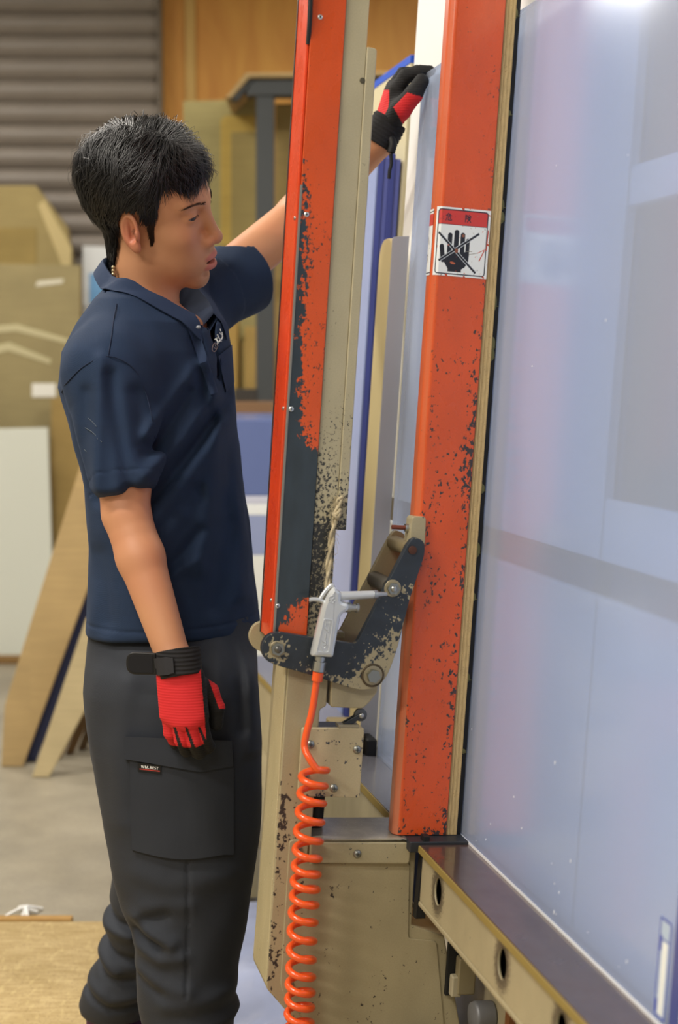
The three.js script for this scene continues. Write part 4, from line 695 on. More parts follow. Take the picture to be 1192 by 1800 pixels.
function headSkin(x, y, z) {
  let d = headShape(x, y, z);
  d = smin(d, cone(x, y, z, [-0.02, -0.03, 0], NB, 0.052, 0.052), 0.02);
  return d;
}
const vR = { s: vec(sR), e: vec(eR), w: vec(wR), s2: vec(sL), e2: vec(eL), w2: vec(wL) };
const midR = vec(eR.clone().lerp(wR, 0.3)), mid2 = vec(eL.clone().lerp(wL, 0.3)), handR = vec(at(316, 1215, 2.265)), handL = vec(at(679, 228, 2.714)), nbv = vec(neckBase);
const hipN = vec(at(290, 1200, 2.44)), hipF = vec(at(320, 1190, 2.62)), kneeN = vec(at(330, 1560, 2.42)), kneeF = vec(at(262, 1560, 2.66)), ankN = vec(at(318, 1960, 2.45)), ankF = vec(at(192, 1770, 2.74));
function armsSkin(x, y, z) {
  let d = cone(x, y, z, vR.s, vR.e, 0.045, 0.0375);
  d = smin(d, cone(x, y, z, vR.e, midR, 0.0365, 0.036), 0.008); d = smin(d, cone(x, y, z, midR, vR.w, 0.036, 0.0255), 0.012);
  d = smin(d, cone(x, y, z, vec(sR.clone().lerp(eR, 0.3).add(V3(0.012, 0, 0))), vec(sR.clone().lerp(eR, 0.8).add(V3(0.008, 0, 0))), 0.03, 0.03), 0.02); d = smin(d, cone(x, y, z, vR.w, handR, 0.0255, 0.024), 0.01);
  let e = cone(x, y, z, vR.s2, vR.e2, 0.044, 0.041);
  e = smin(e, cone(x, y, z, vR.e2, mid2, 0.041, 0.038), 0.02); e = smin(e, cone(x, y, z, mid2, vR.w2, 0.038, 0.027), 0.02); e = smin(e, cone(x, y, z, vR.w2, handL, 0.027, 0.024), 0.01);
  d = Math.min(d, e);
  return d;
}
function trunkSkin(x, y, z) {
  let d = loft(torsoRows, x, y, z, SPINE, YAW) + 0.028;
  d = smax(d, y - (neckBase.y + 0.0), 0.02); d = smax(d, hipN[1] + 0.02 - y, 0.03);
  d = smin(d, cone(x, y, z, nbv, vec(neckBase.clone().add(V3(0.01, -0.12, 0))), 0.05, 0.06), 0.04);
  d = smin(d, cone(x, y, z, hipN, kneeN, 0.06, 0.045), 0.04); d = smin(d, cone(x, y, z, kneeN, ankN, 0.045, 0.034), 0.02);
  d = smin(d, cone(x, y, z, hipF, kneeF, 0.06, 0.045), 0.04); d = smin(d, cone(x, y, z, kneeF, ankF, 0.045, 0.034), 0.02);
  return smin(d, armsSkin(x, y, z), 0.03);
}
const SKIN = lin(0xcd956e), RED = lin(0xbb6650), LIP = lin(0xc06d66), STUBBLE = lin(0x86674f);
const headColor = (x, y, z) => {
  const q = Math.abs(z); let c = SKIN;
  c = mix3(c, RED, 0.75 * Math.exp(-(((x + 0.004) / 0.026) ** 2) - ((y + 0.005) / 0.036) ** 2) * sstep(0.066, 0.076, q));
  c = mix3(c, RED, 0.22 * Math.exp(-(((y + 0.012) / 0.02) ** 2) - ((q - 0.04) / 0.02) ** 2) * sstep(0.04, 0.06, x) + 0.35 * Math.exp(-(((x - 0.112) / 0.012) ** 2) - ((y + 0.022) / 0.013) ** 2));
  c = mix3(c, STUBBLE, 0.35 * Math.exp(-(((y + 0.044) / 0.007) ** 2) - (z / 0.024) ** 2) * sstep(0.07, 0.085, x) + 0.3 * Math.exp(-(((y + 0.095) / 0.014) ** 2) - (z / 0.024) ** 2) * sstep(0.055, 0.075, x));  // stubble tone on the upper lip and chin
  const lip = Math.max(sstep(1.28, 1.02, Math.hypot((y + 0.0525) / 0.0062, z / 0.0205)), sstep(1.28, 1.02, Math.hypot((y + 0.0685) / 0.0078, z / 0.0185))) * sstep(0.087, 0.096, x);
  c = mix3(c, LIP, 0.85 * lip);
  if (lip > 0.3 && x < 0.1005 && Math.abs(y + 0.0598) < 0.0038) c = mix3(c, [0.03, 0.008, 0.008], 0.85);
  if (q > 0.068 && Math.hypot(x - 0.002, y - 0.001) < 0.006) c = mix3(c, [0.1, 0.04, 0.03], 0.5);
  return c;
};
{
  const hg = surfaceNets(headSkin, [-0.125, -0.135, -0.1], [0.135, 0.145, 0.1], 0.0017, (x, y, z) => headColor(x, y, z)).applyMatrix4(HQ);
  const noise = (x, y, z) => mix3(SKIN, mix3(SKIN, RED, 0.5), 0.25 + 0.25 * n3(x * 14, y * 14, z * 14));
  const bg = surfaceNets(trunkSkin, [-0.62, 0.05, -3.05], [0.2, 1.84, -2.12], 0.009, noise);
  const ag = surfaceNets(armsSkin, [-0.46, 0.8, -2.46], [-0.2, 1.16, -2.15], 0.004, noise), a2 = surfaceNets(armsSkin, [-0.2, 1.36, -2.98], [0.16, 1.74, -2.58], 0.005, noise);
  const nk = surfaceNets((x, y, z) => { const [a, b, c] = toHead([x, y, z]); return Math.max(headSkin(a, b, c) * HS + 0.001, y - 1.46); }, [-0.46, neckBase.y - 0.09, -2.66], [-0.16, 1.475, -2.38], 0.004, noise);
  const skin = new THREE.MeshPhysicalMaterial({ color: 0xffffff, vertexColors: true, roughness: 0.5, sheen: 0.1, sheenColor: new THREE.Color(0xd9a080) });
  wpart('body', mergeGeometries([hg, bg, ag, a2, nk]), skin, person);
  const moles = [[0.011, 0.0545], [-0.017, 0.056]].map(([y, z]) => { let x = 0.1; for (let k = 0; k < 80; k++) x -= Math.max(0.0001, headShape(x, y, z) * 0.5); return new THREE.SphereGeometry(0.0009, 8, 6).translate(x, y, z); });
  wpart('moles', merge(moles).applyMatrix4(HQ), plain(0x4a2f24, 0.7), person);
  // eyes and brows
  const eyeGeo = () => new THREE.SphereGeometry(0.0128, 32, 24);
  for (const s of [1, -1]) {
    const g = eyeGeo(), p = g.attributes.position, col = new Float32Array(p.count * 3), look = V3(0.93, -0.33, s * 0.02 + 0.03).normalize();
    for (let i = 0; i < p.count; i++) { const n = V3(p.getX(i), p.getY(i), p.getZ(i)).normalize().dot(look); const c = n > 0.955 ? [0.006, 0.004, 0.004] : n > 0.7 ? [0.018, 0.01, 0.007] : [0.3, 0.25, 0.22]; col.set(c, i * 3); }
    g.setAttribute('color', new THREE.BufferAttribute(col, 3)); g.translate(0.0737, 0.021, s * 0.031);
    wpart('eye', g.applyMatrix4(HQ), new THREE.MeshPhysicalMaterial({ vertexColors: true, roughness: 0.3, clearcoat: 0.15 }), person);
    const hairs = [];
    for (let i = 0; i < 170; i++) { const t = rnd(), z = s * lerp(0.012, 0.054, t), y = 0.0385 + 0.006 * Math.sin(t * 2.4) - 0.004 * t + (rnd() - 0.5) * 0.0058 * (1 - 0.6 * t), x0 = 0.11; let x = x0; for (let k = 0; k < 60 && headShape(x, y, z) > 0.0002; k++) x -= Math.max(0.0002, headShape(x, y, z) * 0.6); const l = 0.006; hairs.push(tube([V3(x, y, z), V3(x + 0.0009 - 0.002 * t, y + 0.002, z + s * l * 0.5), V3(x - 0.004 * t, y + 0.0022 - 0.002 * t, z + s * l)], 0.00013, 3, 3)); }
    wpart('eyebrow', merge(hairs).applyMatrix4(HQ), plain(0x45362c, 0.8), person);
    const lash = []; for (let i = 0; i < 20; i++) { const a = -1 + 2 * i / 19, z = s * (0.0318 + 0.0125 * a), y = 0.0202 + 0.003 * Math.sqrt(Math.max(0, 1 - a * a)), x = 0.0737 + Math.sqrt(Math.max(0, 0.0144 ** 2 - (y - 0.021) ** 2 - (z - s * 0.031) ** 2)); lash.push(tube([V3(x - 0.0003, y, z), V3(x + 0.002, y - 0.0006, z + s * 0.0004), V3(x + 0.0038, y - 0.0004, z + s * 0.001)], 0.00012, 3, 3)); }
    wpart('eyelashes', merge(lash).applyMatrix4(HQ), plain(0x0c0a0a, 0.6), person);
  }
}
// ---- hair: a dark cap and thousands of tapered locks
{
  const HC = [-0.016, 0.052, 0], HR = [0.098, 0.091, 0.081];
  const covered = (x, y, z) => {                                            // > 0 where hair grows
    const q = Math.abs(z), front = lerp(0.08, 0.07, sstep(0.02, 0.055, q));  // hairline across the forehead, lower at the temples
    let low;
    if (x > 0.012) low = lerp(0.012 + 0.9 * Math.abs(x - 0.022), front, sstep(0.03, 0.048, x)); else if (x > -0.03) low = lerp(0.036, 0.01, sstep(-0.012, -0.03, x)); else low = lerp(-0.0, -0.092, sstep(-0.028, -0.05, x));
    return y - low;
  };
  const scalp = (x, y, z) => headSkin(x, y, z);
  const cap = (x, y, z) => { const d = Math.min(ell(x, y, z, HC, HR), scalp(x, y, z) - (x > 0 ? 0.0015 : 0.004)); const e = Math.max(d, -covered(x, y, z) * 0.6); return smax(e, -(scalp(x, y, z) + 0.004), 0.004); };
  const hm = new THREE.MeshPhysicalMaterial({ color: 0x17171a, roughness: 0.5 });
  const cg = surfaceNets(cap, [-0.13, -0.11, -0.1], [0.1, 0.16, 0.1], 0.004).applyMatrix4(HQ);
  const hair = wpart('hair', cg, hm, person);
  const pos = [], nor = [], idx = [], c = V3(...HC);
  const lock = (root, dir0, len, height, gravity, width, skim = 0.002) => {
    const n = len < 0.03 ? 4 : 7; const p = root.clone(), d = dir0.clone(), base = pos.length / 3, up = root.clone().sub(c).normalize(), curl = V3(rnd() - 0.5, rnd() - 0.5, rnd() - 0.5).multiplyScalar(0.22);
    for (let i = 0; i <= n; i++) {
      const t = i / n, w = width * (t < 0.6 ? 1 : (1 - t) * 2.4 + 0.03), side = d.clone().cross(up).normalize(), out = p.clone().sub(c).normalize();
      for (const [s, k] of [[-1, 0], [0, 0.5], [1, 0]]) { const v = p.clone().addScaledVector(side, s * w).addScaledVector(out, k * w); pos.push(v.x, v.y, v.z); const nn = out.clone().addScaledVector(side, s * 0.7).normalize(); nor.push(nn.x, nn.y, nn.z); }
      if (i < n) { const b = base + i * 3; for (const o of [0, 1]) idx.push(b + o, b + o + 1, b + o + 3, b + o + 1, b + o + 4, b + o + 3); }
      d.addScaledVector(V3(0, -1, 0), gravity * (0.2 + t)).addScaledVector(curl, 0.4); const dn = d.dot(out); d.addScaledVector(out, -dn * 0.5).normalize();
      p.addScaledVector(d, len / n);
      const want = height * Math.sin(Math.PI * Math.min(1, 0.12 + t * 0.95)) + 0.001;  // how far the lock stands off the head along its length
      if (p.y > 0.0) { const e = ell(p.x, p.y, p.z, HC, HR); p.addScaledVector(out, clamp(want - e, -0.004, 0.006)); }
      const h = scalp(p.x, p.y, p.z); if (h < skim) p.addScaledVector(out, skim - h + 0.0006);
    }
  };
  const flowAt = (r) => {
    const s = Math.sign(r.z || 1), front = sstep(0.015, 0.05, r.x) * sstep(0.05, 0.085, r.y), top = sstep(0.09, 0.125, r.y), q = Math.abs(r.z);
    const f = V3(-0.62, -0.75, 0.12 * s).lerp(V3(-0.35, -0.1, 0.9 * s), top * sstep(0.0, 0.02, q + 0.01)).lerp(V3(0.75, -0.35, 0.35 * s), front);
    if (r.x > 0.008 && r.y < 0.055) f.set(-0.15, -1, 0.05 * s);
    if (r.x < -0.06) f.lerp(V3(-0.1, -1, 0.1 * s), sstep(0.1, 0.02, r.y));
    const w = 13; f.x += 0.6 * n3(r.x * w, r.y * w, r.z * w) + 0.35 * n3(r.x * 45, r.y * 45, r.z * 45); f.y += 0.3 * n3(r.x * 45 + 5, r.y * 45, r.z * 45) + 0.5 * n3(r.x * w + 9, r.y * w, r.z * w); f.z += 0.55 * n3(r.x * w, r.y * w + 9, r.z * w);
    const up = r.clone().sub(c).normalize(); return f.addScaledVector(up, -f.dot(up)).normalize();
  };
  let made = 0;
  for (let tries = 0; made < 15000 && tries < 140000; tries++) {
    const u = rnd() * 2 - 1, a = rnd() * Math.PI * 2, s = Math.sqrt(1 - u * u), r = V3(HC[0] + HR[0] * s * Math.cos(a) * 0.985, HC[1] + HR[1] * u * 0.985, HR[2] * s * Math.sin(a) * 0.985);
    if (r.y < 0.01 || covered(r.x, r.y, r.z) < 0.004) continue;
    const top = sstep(0.05, 0.12, r.y), q = Math.abs(r.z), overEar = q > 0.05 && r.x > -0.045 && r.x < 0.02, fringe = r.x > 0.035 && r.y > 0.06;
    let len = lerp(0.034, 0.058, top) * (0.75 + 0.6 * rnd()); if (overEar) len = Math.min(len, Math.max(0.01, (r.y - 0.03) * 0.95)); if (r.x > 0.008 && r.y < 0.055) len = 0.018;
    if (fringe) len = (0.03 + 0.02 * rnd()) * (1 - 0.45 * sstep(0.025, 0.06, q)); if (r.x > 0.015 && r.x <= 0.035 && q > 0.04 && r.y < 0.1) len = Math.min(len, 0.012 + 0.25 * Math.max(0, r.y - 0.05));
    lock(r, flowAt(r).addScaledVector(V3(rnd() - 0.5, rnd() - 0.5, rnd() - 0.5), 0.4).normalize(), len, (0.004 + 0.01 * top + 0.013 * sstep(0.0, 0.05, r.x) * sstep(0.05, 0.11, r.y)) * (0.15 + 1.0 * rnd() + (rnd() < 0.04 ? 0.7 : 0)) , fringe ? 0.1 : lerp(0.2, 0.1, top), 0.00032 + rnd() * 0.00045);
    made++;
  }
  // fringe over the brow
  for (let i = 0; i < 700; i++) {
    const cl = Math.floor(rnd() * 26), z = lerp(-0.06, 0.06, (cl + 0.5 + (rnd() - 0.5) * 0.9) / 26), k = Math.abs(z) / 0.06, r = V3(0.07 - 0.034 * k * k - 0.014 * rnd(), 0.1 - 0.02 * k * k + rnd() * 0.014, z);
    lock(r, V3(0.75, -0.2 + 0.3 * Math.sin(cl * 7.1), 0.15 * (rnd() - 0.35) + z * 3 + 0.25 * Math.sin(cl * 3.3)).normalize(), (0.03 + rnd() * (rnd() < 0.25 ? 0.034 : 0.012)) * (1 - 0.5 * k * k), 0.004 + 0.014 * rnd(), 0.17 + 0.12 * rnd(), 0.0003 + rnd() * 0.0004);
  }
  // sideburns and nape, short and close to the skin
  for (let i = 0; i < 1300; i++) {
    const s = i % 5 ? 1 : -1, y = 0.062 - 0.072 * Math.sqrt(rnd()), wd = 0.003 + 0.021 * sstep(-0.012, 0.05, y), x = 0.0265 - wd * 0.55 + wd * rnd(), r = V3(x, y, s * 0.09);
    for (let k = 0; k < 20; k++) { const h = scalp(r.x, r.y, r.z) - 0.001; if (h < 0.0003) break; r.z -= s * h * 0.8; }
    lock(r, V3(0.2 * (rnd() - 0.5) - 0.05, -1, 0.1 * s).normalize(), 0.006 + rnd() * 0.014, 0.0, 0.1, 0.00022 + rnd() * 0.00022, 0.001);
  }
  for (let i = 0, n = 0; n < 3200 && i < 20000; i++) {
    const a = rnd() * Math.PI * 2, y = lerp(-0.092, 0.03, Math.sqrt(rnd())), r = V3(-0.03 + 0.12 * Math.cos(a), y, 0.11 * Math.sin(a));
    if (r.x > -0.03) continue;
    const ctr = V3(-0.025, y, 0), dir = ctr.clone().sub(r).normalize(); for (let k = 0; k < 40; k++) { const h = scalp(r.x, r.y, r.z) - 0.005; if (h < 0.0004) break; r.addScaledVector(dir, h * 0.8); }
    if (r.x > -0.026 || covered(r.x, r.y, r.z) < 0.002) continue;
    lock(r, V3(0.12 + 0.2 * (rnd() - 0.5), -1, 0.1 * (rnd() - 0.5)).normalize(), 0.012 + rnd() * 0.014, 0.0, 0.1, 0.00028 + rnd() * 0.0003, 0.0045); n++;
  }
  const g = new THREE.BufferGeometry(); g.setAttribute('position', new THREE.Float32BufferAttribute(pos, 3)); g.setAttribute('normal', new THREE.Float32BufferAttribute(nor, 3)); g.setIndex(idx);
  const lm = new THREE.MeshPhysicalMaterial({ color: 0x151517, roughness: 0.4, side: THREE.DoubleSide });
  tag(mesh('hair_locks', g.applyMatrix4(HQ).translate(-person.position.x, -person.position.y, -person.position.z), lm, hair), null, null, null, 'stuff');
}
// ---- polo shirt
const endR = sR.clone().lerp(eR, 0.885), endL = at(434, 479, 2.775), hemY = at(245, 1134, 2.37).y;
const shirtFolds = makeFolds([
  [2.38, [[268, 915], [335, 835], [412, 720]], 0.009, 0.016], [2.38, [[262, 890], [320, 812], [390, 700]], -0.009, 0.012], [2.38, [[270, 828], [328, 768], [370, 700]], 0.007, 0.012], [2.38, [[266, 795], [328, 690]], -0.008, 0.01], [2.38, [[268, 760], [315, 690], [345, 640]], 0.006, 0.012],
  [2.38, [[379, 768], [358, 922], [352, 1000]], 0.006, 0.014], [2.38, [[398, 740], [388, 900]], -0.005, 0.012], [2.38, [[298, 1000], [350, 935]], -0.006, 0.01], [2.38, [[280, 960], [320, 905]], 0.005, 0.012], [2.38, [[300, 1010], [345, 985]], 0.004, 0.01],
  [2.38, [[415, 860], [420, 1060]], 0.005, 0.014], [2.38, [[395, 930], [372, 1070]], -0.005, 0.016], [2.38, [[340, 860], [352, 876], [348, 860]], -0.004, 0.008], [2.38, [[175, 980], [190, 1090]], -0.006, 0.02],
  [2.36, [[187, 632], [184, 730], [181, 850]], 0.006, 0.012], [2.36, [[202, 660], [216, 740], [236, 850]], -0.006, 0.011], [2.36, [[160, 690], [156, 780], [168, 880]], -0.006, 0.012], [2.36, [[244, 690], [254, 780]], -0.005, 0.012],
  [2.4, [[340, 600], [352, 660], [368, 740]], -0.005, 0.01], [2.45, [[365, 640], [385, 740]], 0.005, 0.012], [2.5, [[366, 586], [374, 640]], 0.005, 0.01],
], -2.56);
const rib = (d, at0, w, h) => h * Math.exp(-(((d - at0) / w) ** 2));
const neckC = at(262, 535, 2.515), NR = [0.073, 0.072];                      // neck opening, in the facing frame
const axR = endR.clone().sub(sR), LR = axR.length(); axR.normalize(); const axL = endL.clone().sub(sL), LL = axL.length(); axL.normalize();
axR.add(V3(0.02, 0, 0.12)).normalize();
const along = (x, y, z, o, a) => (x - o.x) * a.x + (y - o.y) * a.y + (z - o.z) * a.z;
const endR2 = vec(endR.clone().addScaledVector(axR, 0.06)), endL2 = vec(endL.clone().addScaledVector(axL, 0.06));
const sleeveFold = (x, y, z) => Math.sin((x - endR.x) * 95 + 1.2) * sstep(sR.y - 0.04, endR.y, y);
function shirtBody(x, y, z) {
  let d = loft(torsoRows, x, y, z, SPINE, YAW);
  const nb = vec(neckBase.clone().add(V3(-0.012, -0.05, 0)));
  d = smin(d, cone(x, y, z, nb, vR.s, 0.052, 0.062), 0.05);
  d = smin(d, cone(x, y, z, nb, vR.s2, 0.052, 0.06), 0.05);
  const tR = along(x, y, z, endR, axR), tL = along(x, y, z, endL, axL);
  let a = cone(x, y, z, vR.s, endR2, 0.074, 0.0495) - 0.0025 * Math.max(0, sleeveFold(x, y, z)); if (tR > -0.06) a = smax(a, tR - 0.005 * Math.sin((x - endR.x) * 45 + 2), 0.01);
  let b = cone(x, y, z, vR.s2, endL2, 0.068, 0.0745); if (tL > -0.07) b = smax(b, tL, 0.01);
  d = tR > -0.1 ? Math.min(d, a) : smin(d, a, 0.022 * clamp((-0.1 - tR) / 0.05)); d = smin(d, b, tL > -0.08 ? 0.004 : 0.03);
  return d;
}
const neckTilt = (f) => f * (f > 0 ? 0.6 : 0.85);
function shirt(x, y, z) {
  const tR = along(x, y, z, endR, axR);
  const nearR = cone(x, y, z, vR.s, vec(endR), 0.08, 0.075);
  let d = shirtBody(x, y, z) - shirtFolds(x, y, z) - 0.0012 * n3(x * 16, y * 11, z * 16);
  d -= rib(y, hemY + 0.024, 0.0022, -0.0016);
  const onR = nearR < 0.02 && y < sR.y - 0.1; if (onR) d -= rib(tR, -0.026, 0.002, -0.0014);
  d = smax(d, hemY + 0.006 * Math.sin(x * 16) - y, 0.01);                     // open hem
  // neck opening
  const f = (x - neckC.x) * cy + (z - neckC.z) * sy, r = -(x - neckC.x) * sy + (z - neckC.z) * cy, yy = y - neckC.y + neckTilt(f);
  const hole = Math.max((Math.hypot(f / (f > 0 ? 0.084 : NR[0]), r / NR[1]) - 1) * 0.062, -(yy + 0.06));
  const vee = Math.max(Math.abs(r) - 0.03 * sstep(0.16, 0.06, f) , 0.02 - f, -(yy + 0.05));
  const rim = Math.max(Math.hypot(f / 1.12, r) - 0.1, -(yy + 0.011));
  d = Math.max(d, -Math.min(hole, vee, rim));
  return d;
}
const knit = painted({ x0: 0, x1: 0.3, y0: 0, y1: 0.3, ppm: 2400, rough: 0.85, bump: 0.0003, sheen: 0.35, sheenColor: new THREE.Color(0x3a5a8a), sheenRoughness: 0.5 }, (x, y, o) => {
  const t = Math.sin((x + y * 0.5) * 2 * Math.PI / 0.002) * Math.sin(y * 2 * Math.PI / 0.0016); set(o, hex(0x162c49), 1 + 0.05 * t + 0.05 * fbm(x * 9, y * 9)); o.h = 0.5 + 0.4 * t; o.rough = 0.88;
});
const navy = plain(0x182c4a, 0.85, 0, { sheen: 0.3, sheenColor: new THREE.Color(0x3a5a8a) });
// a patch of cloth or print laid on a field: a grid of pixel positions, each carried on to the surface
function drape(sdf, grid, z0, off, thick, dirOf) {
  const R = grid.length, C = grid[0].length, pos = [], uv = [], ix = [];
  const put = (o) => grid.forEach((row, j) => row.forEach(([px, py], i) => {
    const p = at(px, py, z0), dir = p.clone().sub(camera.position).normalize();
    let t = 0; for (let k = 0; k < 120; k++) { const d = sdf(p.x, p.y, p.z) - o; if (d < 0.00015) break; const h = Math.min(d * 0.7, 0.02); p.addScaledVector(dir, h); t += h; if (t > 0.9) break; }
    pos.push(p.x, p.y, p.z); uv.push(i / (C - 1), 1 - j / (R - 1));
  }));
  put(off + thick); put(off - 0.004);
  const A = R * C;
  for (let j = 0; j < R - 1; j++) for (let i = 0; i < C - 1; i++) { const a = j * C + i; ix.push(a, a + C, a + 1, a + 1, a + C, a + C + 1); ix.push(A + a, A + a + 1, A + a + C, A + a + 1, A + a + C + 1, A + a + C); }
  const rim = []; for (let i = 0; i < C - 1; i++) rim.push([i, i + 1]); for (let j = 0; j < R - 1; j++) rim.push([j * C + C - 1, (j + 1) * C + C - 1]); for (let i = C - 1; i > 0; i--) rim.push([(R - 1) * C + i, (R - 1) * C + i - 1]); for (let j = R - 1; j > 0; j--) rim.push([j * C, (j - 1) * C]);
  for (const [a, b] of rim) ix.push(a, b, A + a, b, A + b, A + a);
  const g = new THREE.BufferGeometry(); g.setAttribute('position', new THREE.Float32BufferAttribute(pos, 3)); g.setAttribute('uv', new THREE.Float32BufferAttribute(uv, 2)); g.setIndex(ix);
  return toCreasedNormals(g, 0.9);
}
const gridOf = (tl, tr, br, bl, C, R, bend) => { const g = []; for (let j = 0; j < R; j++) { const row = []; for (let i = 0; i < C; i++) { const u = i / (C - 1), v = j / (R - 1); let x = lerp(lerp(tl[0], tr[0], u), lerp(bl[0], br[0], u), v), y = lerp(lerp(tl[1], tr[1], u), lerp(bl[1], br[1], u), v); if (bend) y += bend(u, v); row.push([x, y]); } g.push(row); } return g; };
{
  const sg = surfaceNets(shirt, [-0.56, hemY - 0.02, -2.98], [-0.02, 1.5, -2.2], 0.0048);
  const polo = wpart('polo_shirt', sg, knit, person);
  // collar: stand and folded leaf round the neck, open at the front
  const ringP = (ph, rf, rr, h) => { const f = -Math.cos(ph), r = Math.sin(ph), F = f * (f > 0 ? rf * 1.25 : rf), Rr = r * rr, hh = h - neckTilt(F); return V3(neckC.x + F * cy - Rr * sy, neckC.y + hh, neckC.z + F * sy + Rr * cy); };
  const pos = [], ix = [], NPH = 72, prof = [[-0.002, -0.03], [0, -0.01], [0.0005, 0.006], [0.002, 0.0105], [0.005, 0.0105], [0.0085, 0.005], [0.012, -0.003], [0.0165, -0.013], [0.0205, -0.022], [0.0195, -0.0235], [0.016, -0.016], [0.0065, -0.003]];
  for (let i = 0; i <= NPH; i++) {
    const t = i / NPH, ph = lerp(-2.72, 2.72, t), e = sstep(0.5, 1, Math.abs(t - 0.5) * 2), tip = sstep(0.86, 1, Math.abs(t - 0.5) * 2);
    prof.forEach(([o, h], k) => { const hh = (h < -0.012 && o > 0.004 ? h * (1 - 0.25 * e) - 0.008 * tip : h) - 0.004 * e; const p = ringP(ph, 0.069 + o, 0.067 + o * 1.1, hh + 0.004);
      if (o > 0.0045) { const out = ringP(ph, 0.1, 0.1, 0).sub(ringP(ph, 0.05, 0.05, 0)).setY(0).normalize().multiplyScalar(0.55).add(V3(0, 0.83, 0)), m = k >= 9 ? 0.0022 : 0.0045; for (let q = 0; q < 60; q++) { const e = shirtBody(p.x, p.y, p.z); if (e >= m) break; p.addScaledVector(out, Math.max(0.0005, (m - e) * 0.7)); } }
      pos.push(p.x, p.y, p.z); });
    if (i) for (let k = 0; k < prof.length; k++) { const a = (i - 1) * prof.length + k, b = (i - 1) * prof.length + (k + 1) % prof.length, c = a + prof.length, d = b + prof.length; ix.push(a, c, b, b, c, d); }
  }
  const cg = new THREE.BufferGeometry(); cg.setAttribute('position', new THREE.Float32BufferAttribute(pos, 3)); cg.setIndex(ix); cg.setAttribute('uv', new THREE.Float32BufferAttribute(new Float32Array(pos.length / 3 * 2), 2));
  wpart('collar', toCreasedNormals(cg, 1.0), navy, polo);
  wpart('placket', drape(shirt, gridOf([330, 576], [346, 570], [384, 690], [370, 694], 5, 16), 2.2, 0.0006, 0.0022), navy, polo);
  const btn = at(349, 575, 2.405); 
  wpart('button', new THREE.SphereGeometry(0.004, 12, 8).scale(1, 0.7, 0.5).translate(...vec(btn)), plain(0x8a8f98, 0.3), polo);
  wpart('chest_pocket', drape(shirt, gridOf([384, 626], [408, 606], [412, 672], [398, 690], 8, 14), 2.2, 0.0006, 0.003), navy, polo);
  const thread = plain(0xe6e9e6, 0.7), grey = plain(0x8d7f80, 0.7);
  const line = (pts, r, m, name) => { const q = pts.map(([px, py]) => { const p = at(px, py, 2.2), dir = p.clone().sub(camera.position).normalize(); let t = 0; for (let k = 0; k < 120; k++) { const d = shirt(p.x, p.y, p.z) - 0.0007; if (d < 0.0002 || t > 0.9) break; const h = Math.min(d * 0.7, 0.02); p.addScaledVector(dir, h); t += h; } return p; }); return tube(q, r, 60, 6); };
  const seam = plain(0x14243f, 0.9);
  wpart('sleeve_seam', line([[108, 690], [118, 672], [150, 642], [190, 626], [232, 645], [256, 690], [268, 738], [272, 770]], 0.0009), seam, polo);
  wpart('shoulder_seam', line([[205, 534], [200, 560], [196, 590], [190, 626]], 0.0009), seam, polo);
  wpart('embroidered_letters', merge([line([[378, 597], [382, 594]], 0.0013), line([[380, 596], [384, 602]], 0.0013), line([[382, 604], [387, 599]], 0.0013), line([[382, 588], [387, 597], [391, 592], [390, 584]], 0.0013), line([[387, 597], [389, 600]], 0.0013), line([[386, 585], [391, 590]], 0.0011), line([[387, 578], [388, 582]], 0.0009)]), thread, polo, 'white embroidered letters');
  wpart('embroidered_emblem', merge([line([[373, 612], [375, 606], [380, 604], [383, 608], [381, 613], [376, 618], [373, 616], [373, 612]], 0.0008), line([[375, 610], [379, 613]], 0.0007), line([[378, 606], [380, 610]], 0.0007)]), grey, polo, 'grey embroidered emblem');
  wpart('chalk_mark', merge([line([[155, 735], [163, 742], [170, 750]], 0.0005), line([[150, 752], [165, 762], [179, 777]], 0.0006), line([[160, 757], [172, 772]], 0.0004), line([[148, 790], [152, 794]], 0.0005)]), plain(0x56606a, 0.9), polo, 'dusty chalk scuffs on the sleeve');
  const ch = []; for (let i = 0; i < 3; i++) ch.push(new THREE.SphereGeometry(0.0032, 12, 8).translate(...vec(at(199, 470 + i * 6, 2.485))));
  wpart('neck_beads', merge(ch), plain(0xbba884, 0.3, 0.5), person);
}
// ---- trousers, pocket, label
const legRows = (list, depth) => list.map(([py, l, r, B, dd = depth]) => { const a = at(l, py, dd), b = at(r, py, dd), hw = (b.x - a.x) / 2; return [a.y, (a.x + b.x) / 2, hw, B, dd]; }).reverse();
const hipRows = legRows([[1060, 172, 440, 0.15], [1110, 165, 446, 0.165], [1160, 164, 447, 0.168], [1220, 165, 449, 0.168], [1300, 176, 452, 0.16], [1400, 215, 452, 0.14]], 2.53);
const nearRows = legRows([[1160, 180, 446, 0.1], [1220, 166, 449, 0.102], [1300, 170, 455, 0.104], [1400, 180, 458, 0.1], [1480, 189, 455, 0.098], [1540, 199, 447, 0.094], [1590, 214, 439, 0.092], [1630, 231, 432, 0.09], [1670, 239, 424, 0.09], [1720, 241, 416, 0.088], [1748, 242, 414, 0.088], [1768, 245, 423, 0.09], [1790, 250, 412, 0.088], [1850, 252, 408, 0.088], [1930, 252, 404, 0.088], [1990, 252, 404, 0.09]], 2.42);
const farRows = legRows([[1220, 190, 440, 0.1, 2.62], [1400, 200, 400, 0.09, 2.64], [1540, 199, 335, 0.085, 2.66], [1600, 188, 315, 0.085, 2.68], [1660, 181, 300, 0.082, 2.7], [1700, 166, 290, 0.085, 2.72], [1735, 147, 280, 0.085, 2.73], [1760, 140, 275, 0.083, 2.74], [1785, 146, 270, 0.08, 2.75], [1800, 152, 268, 0.078, 2.75]], 2.66);
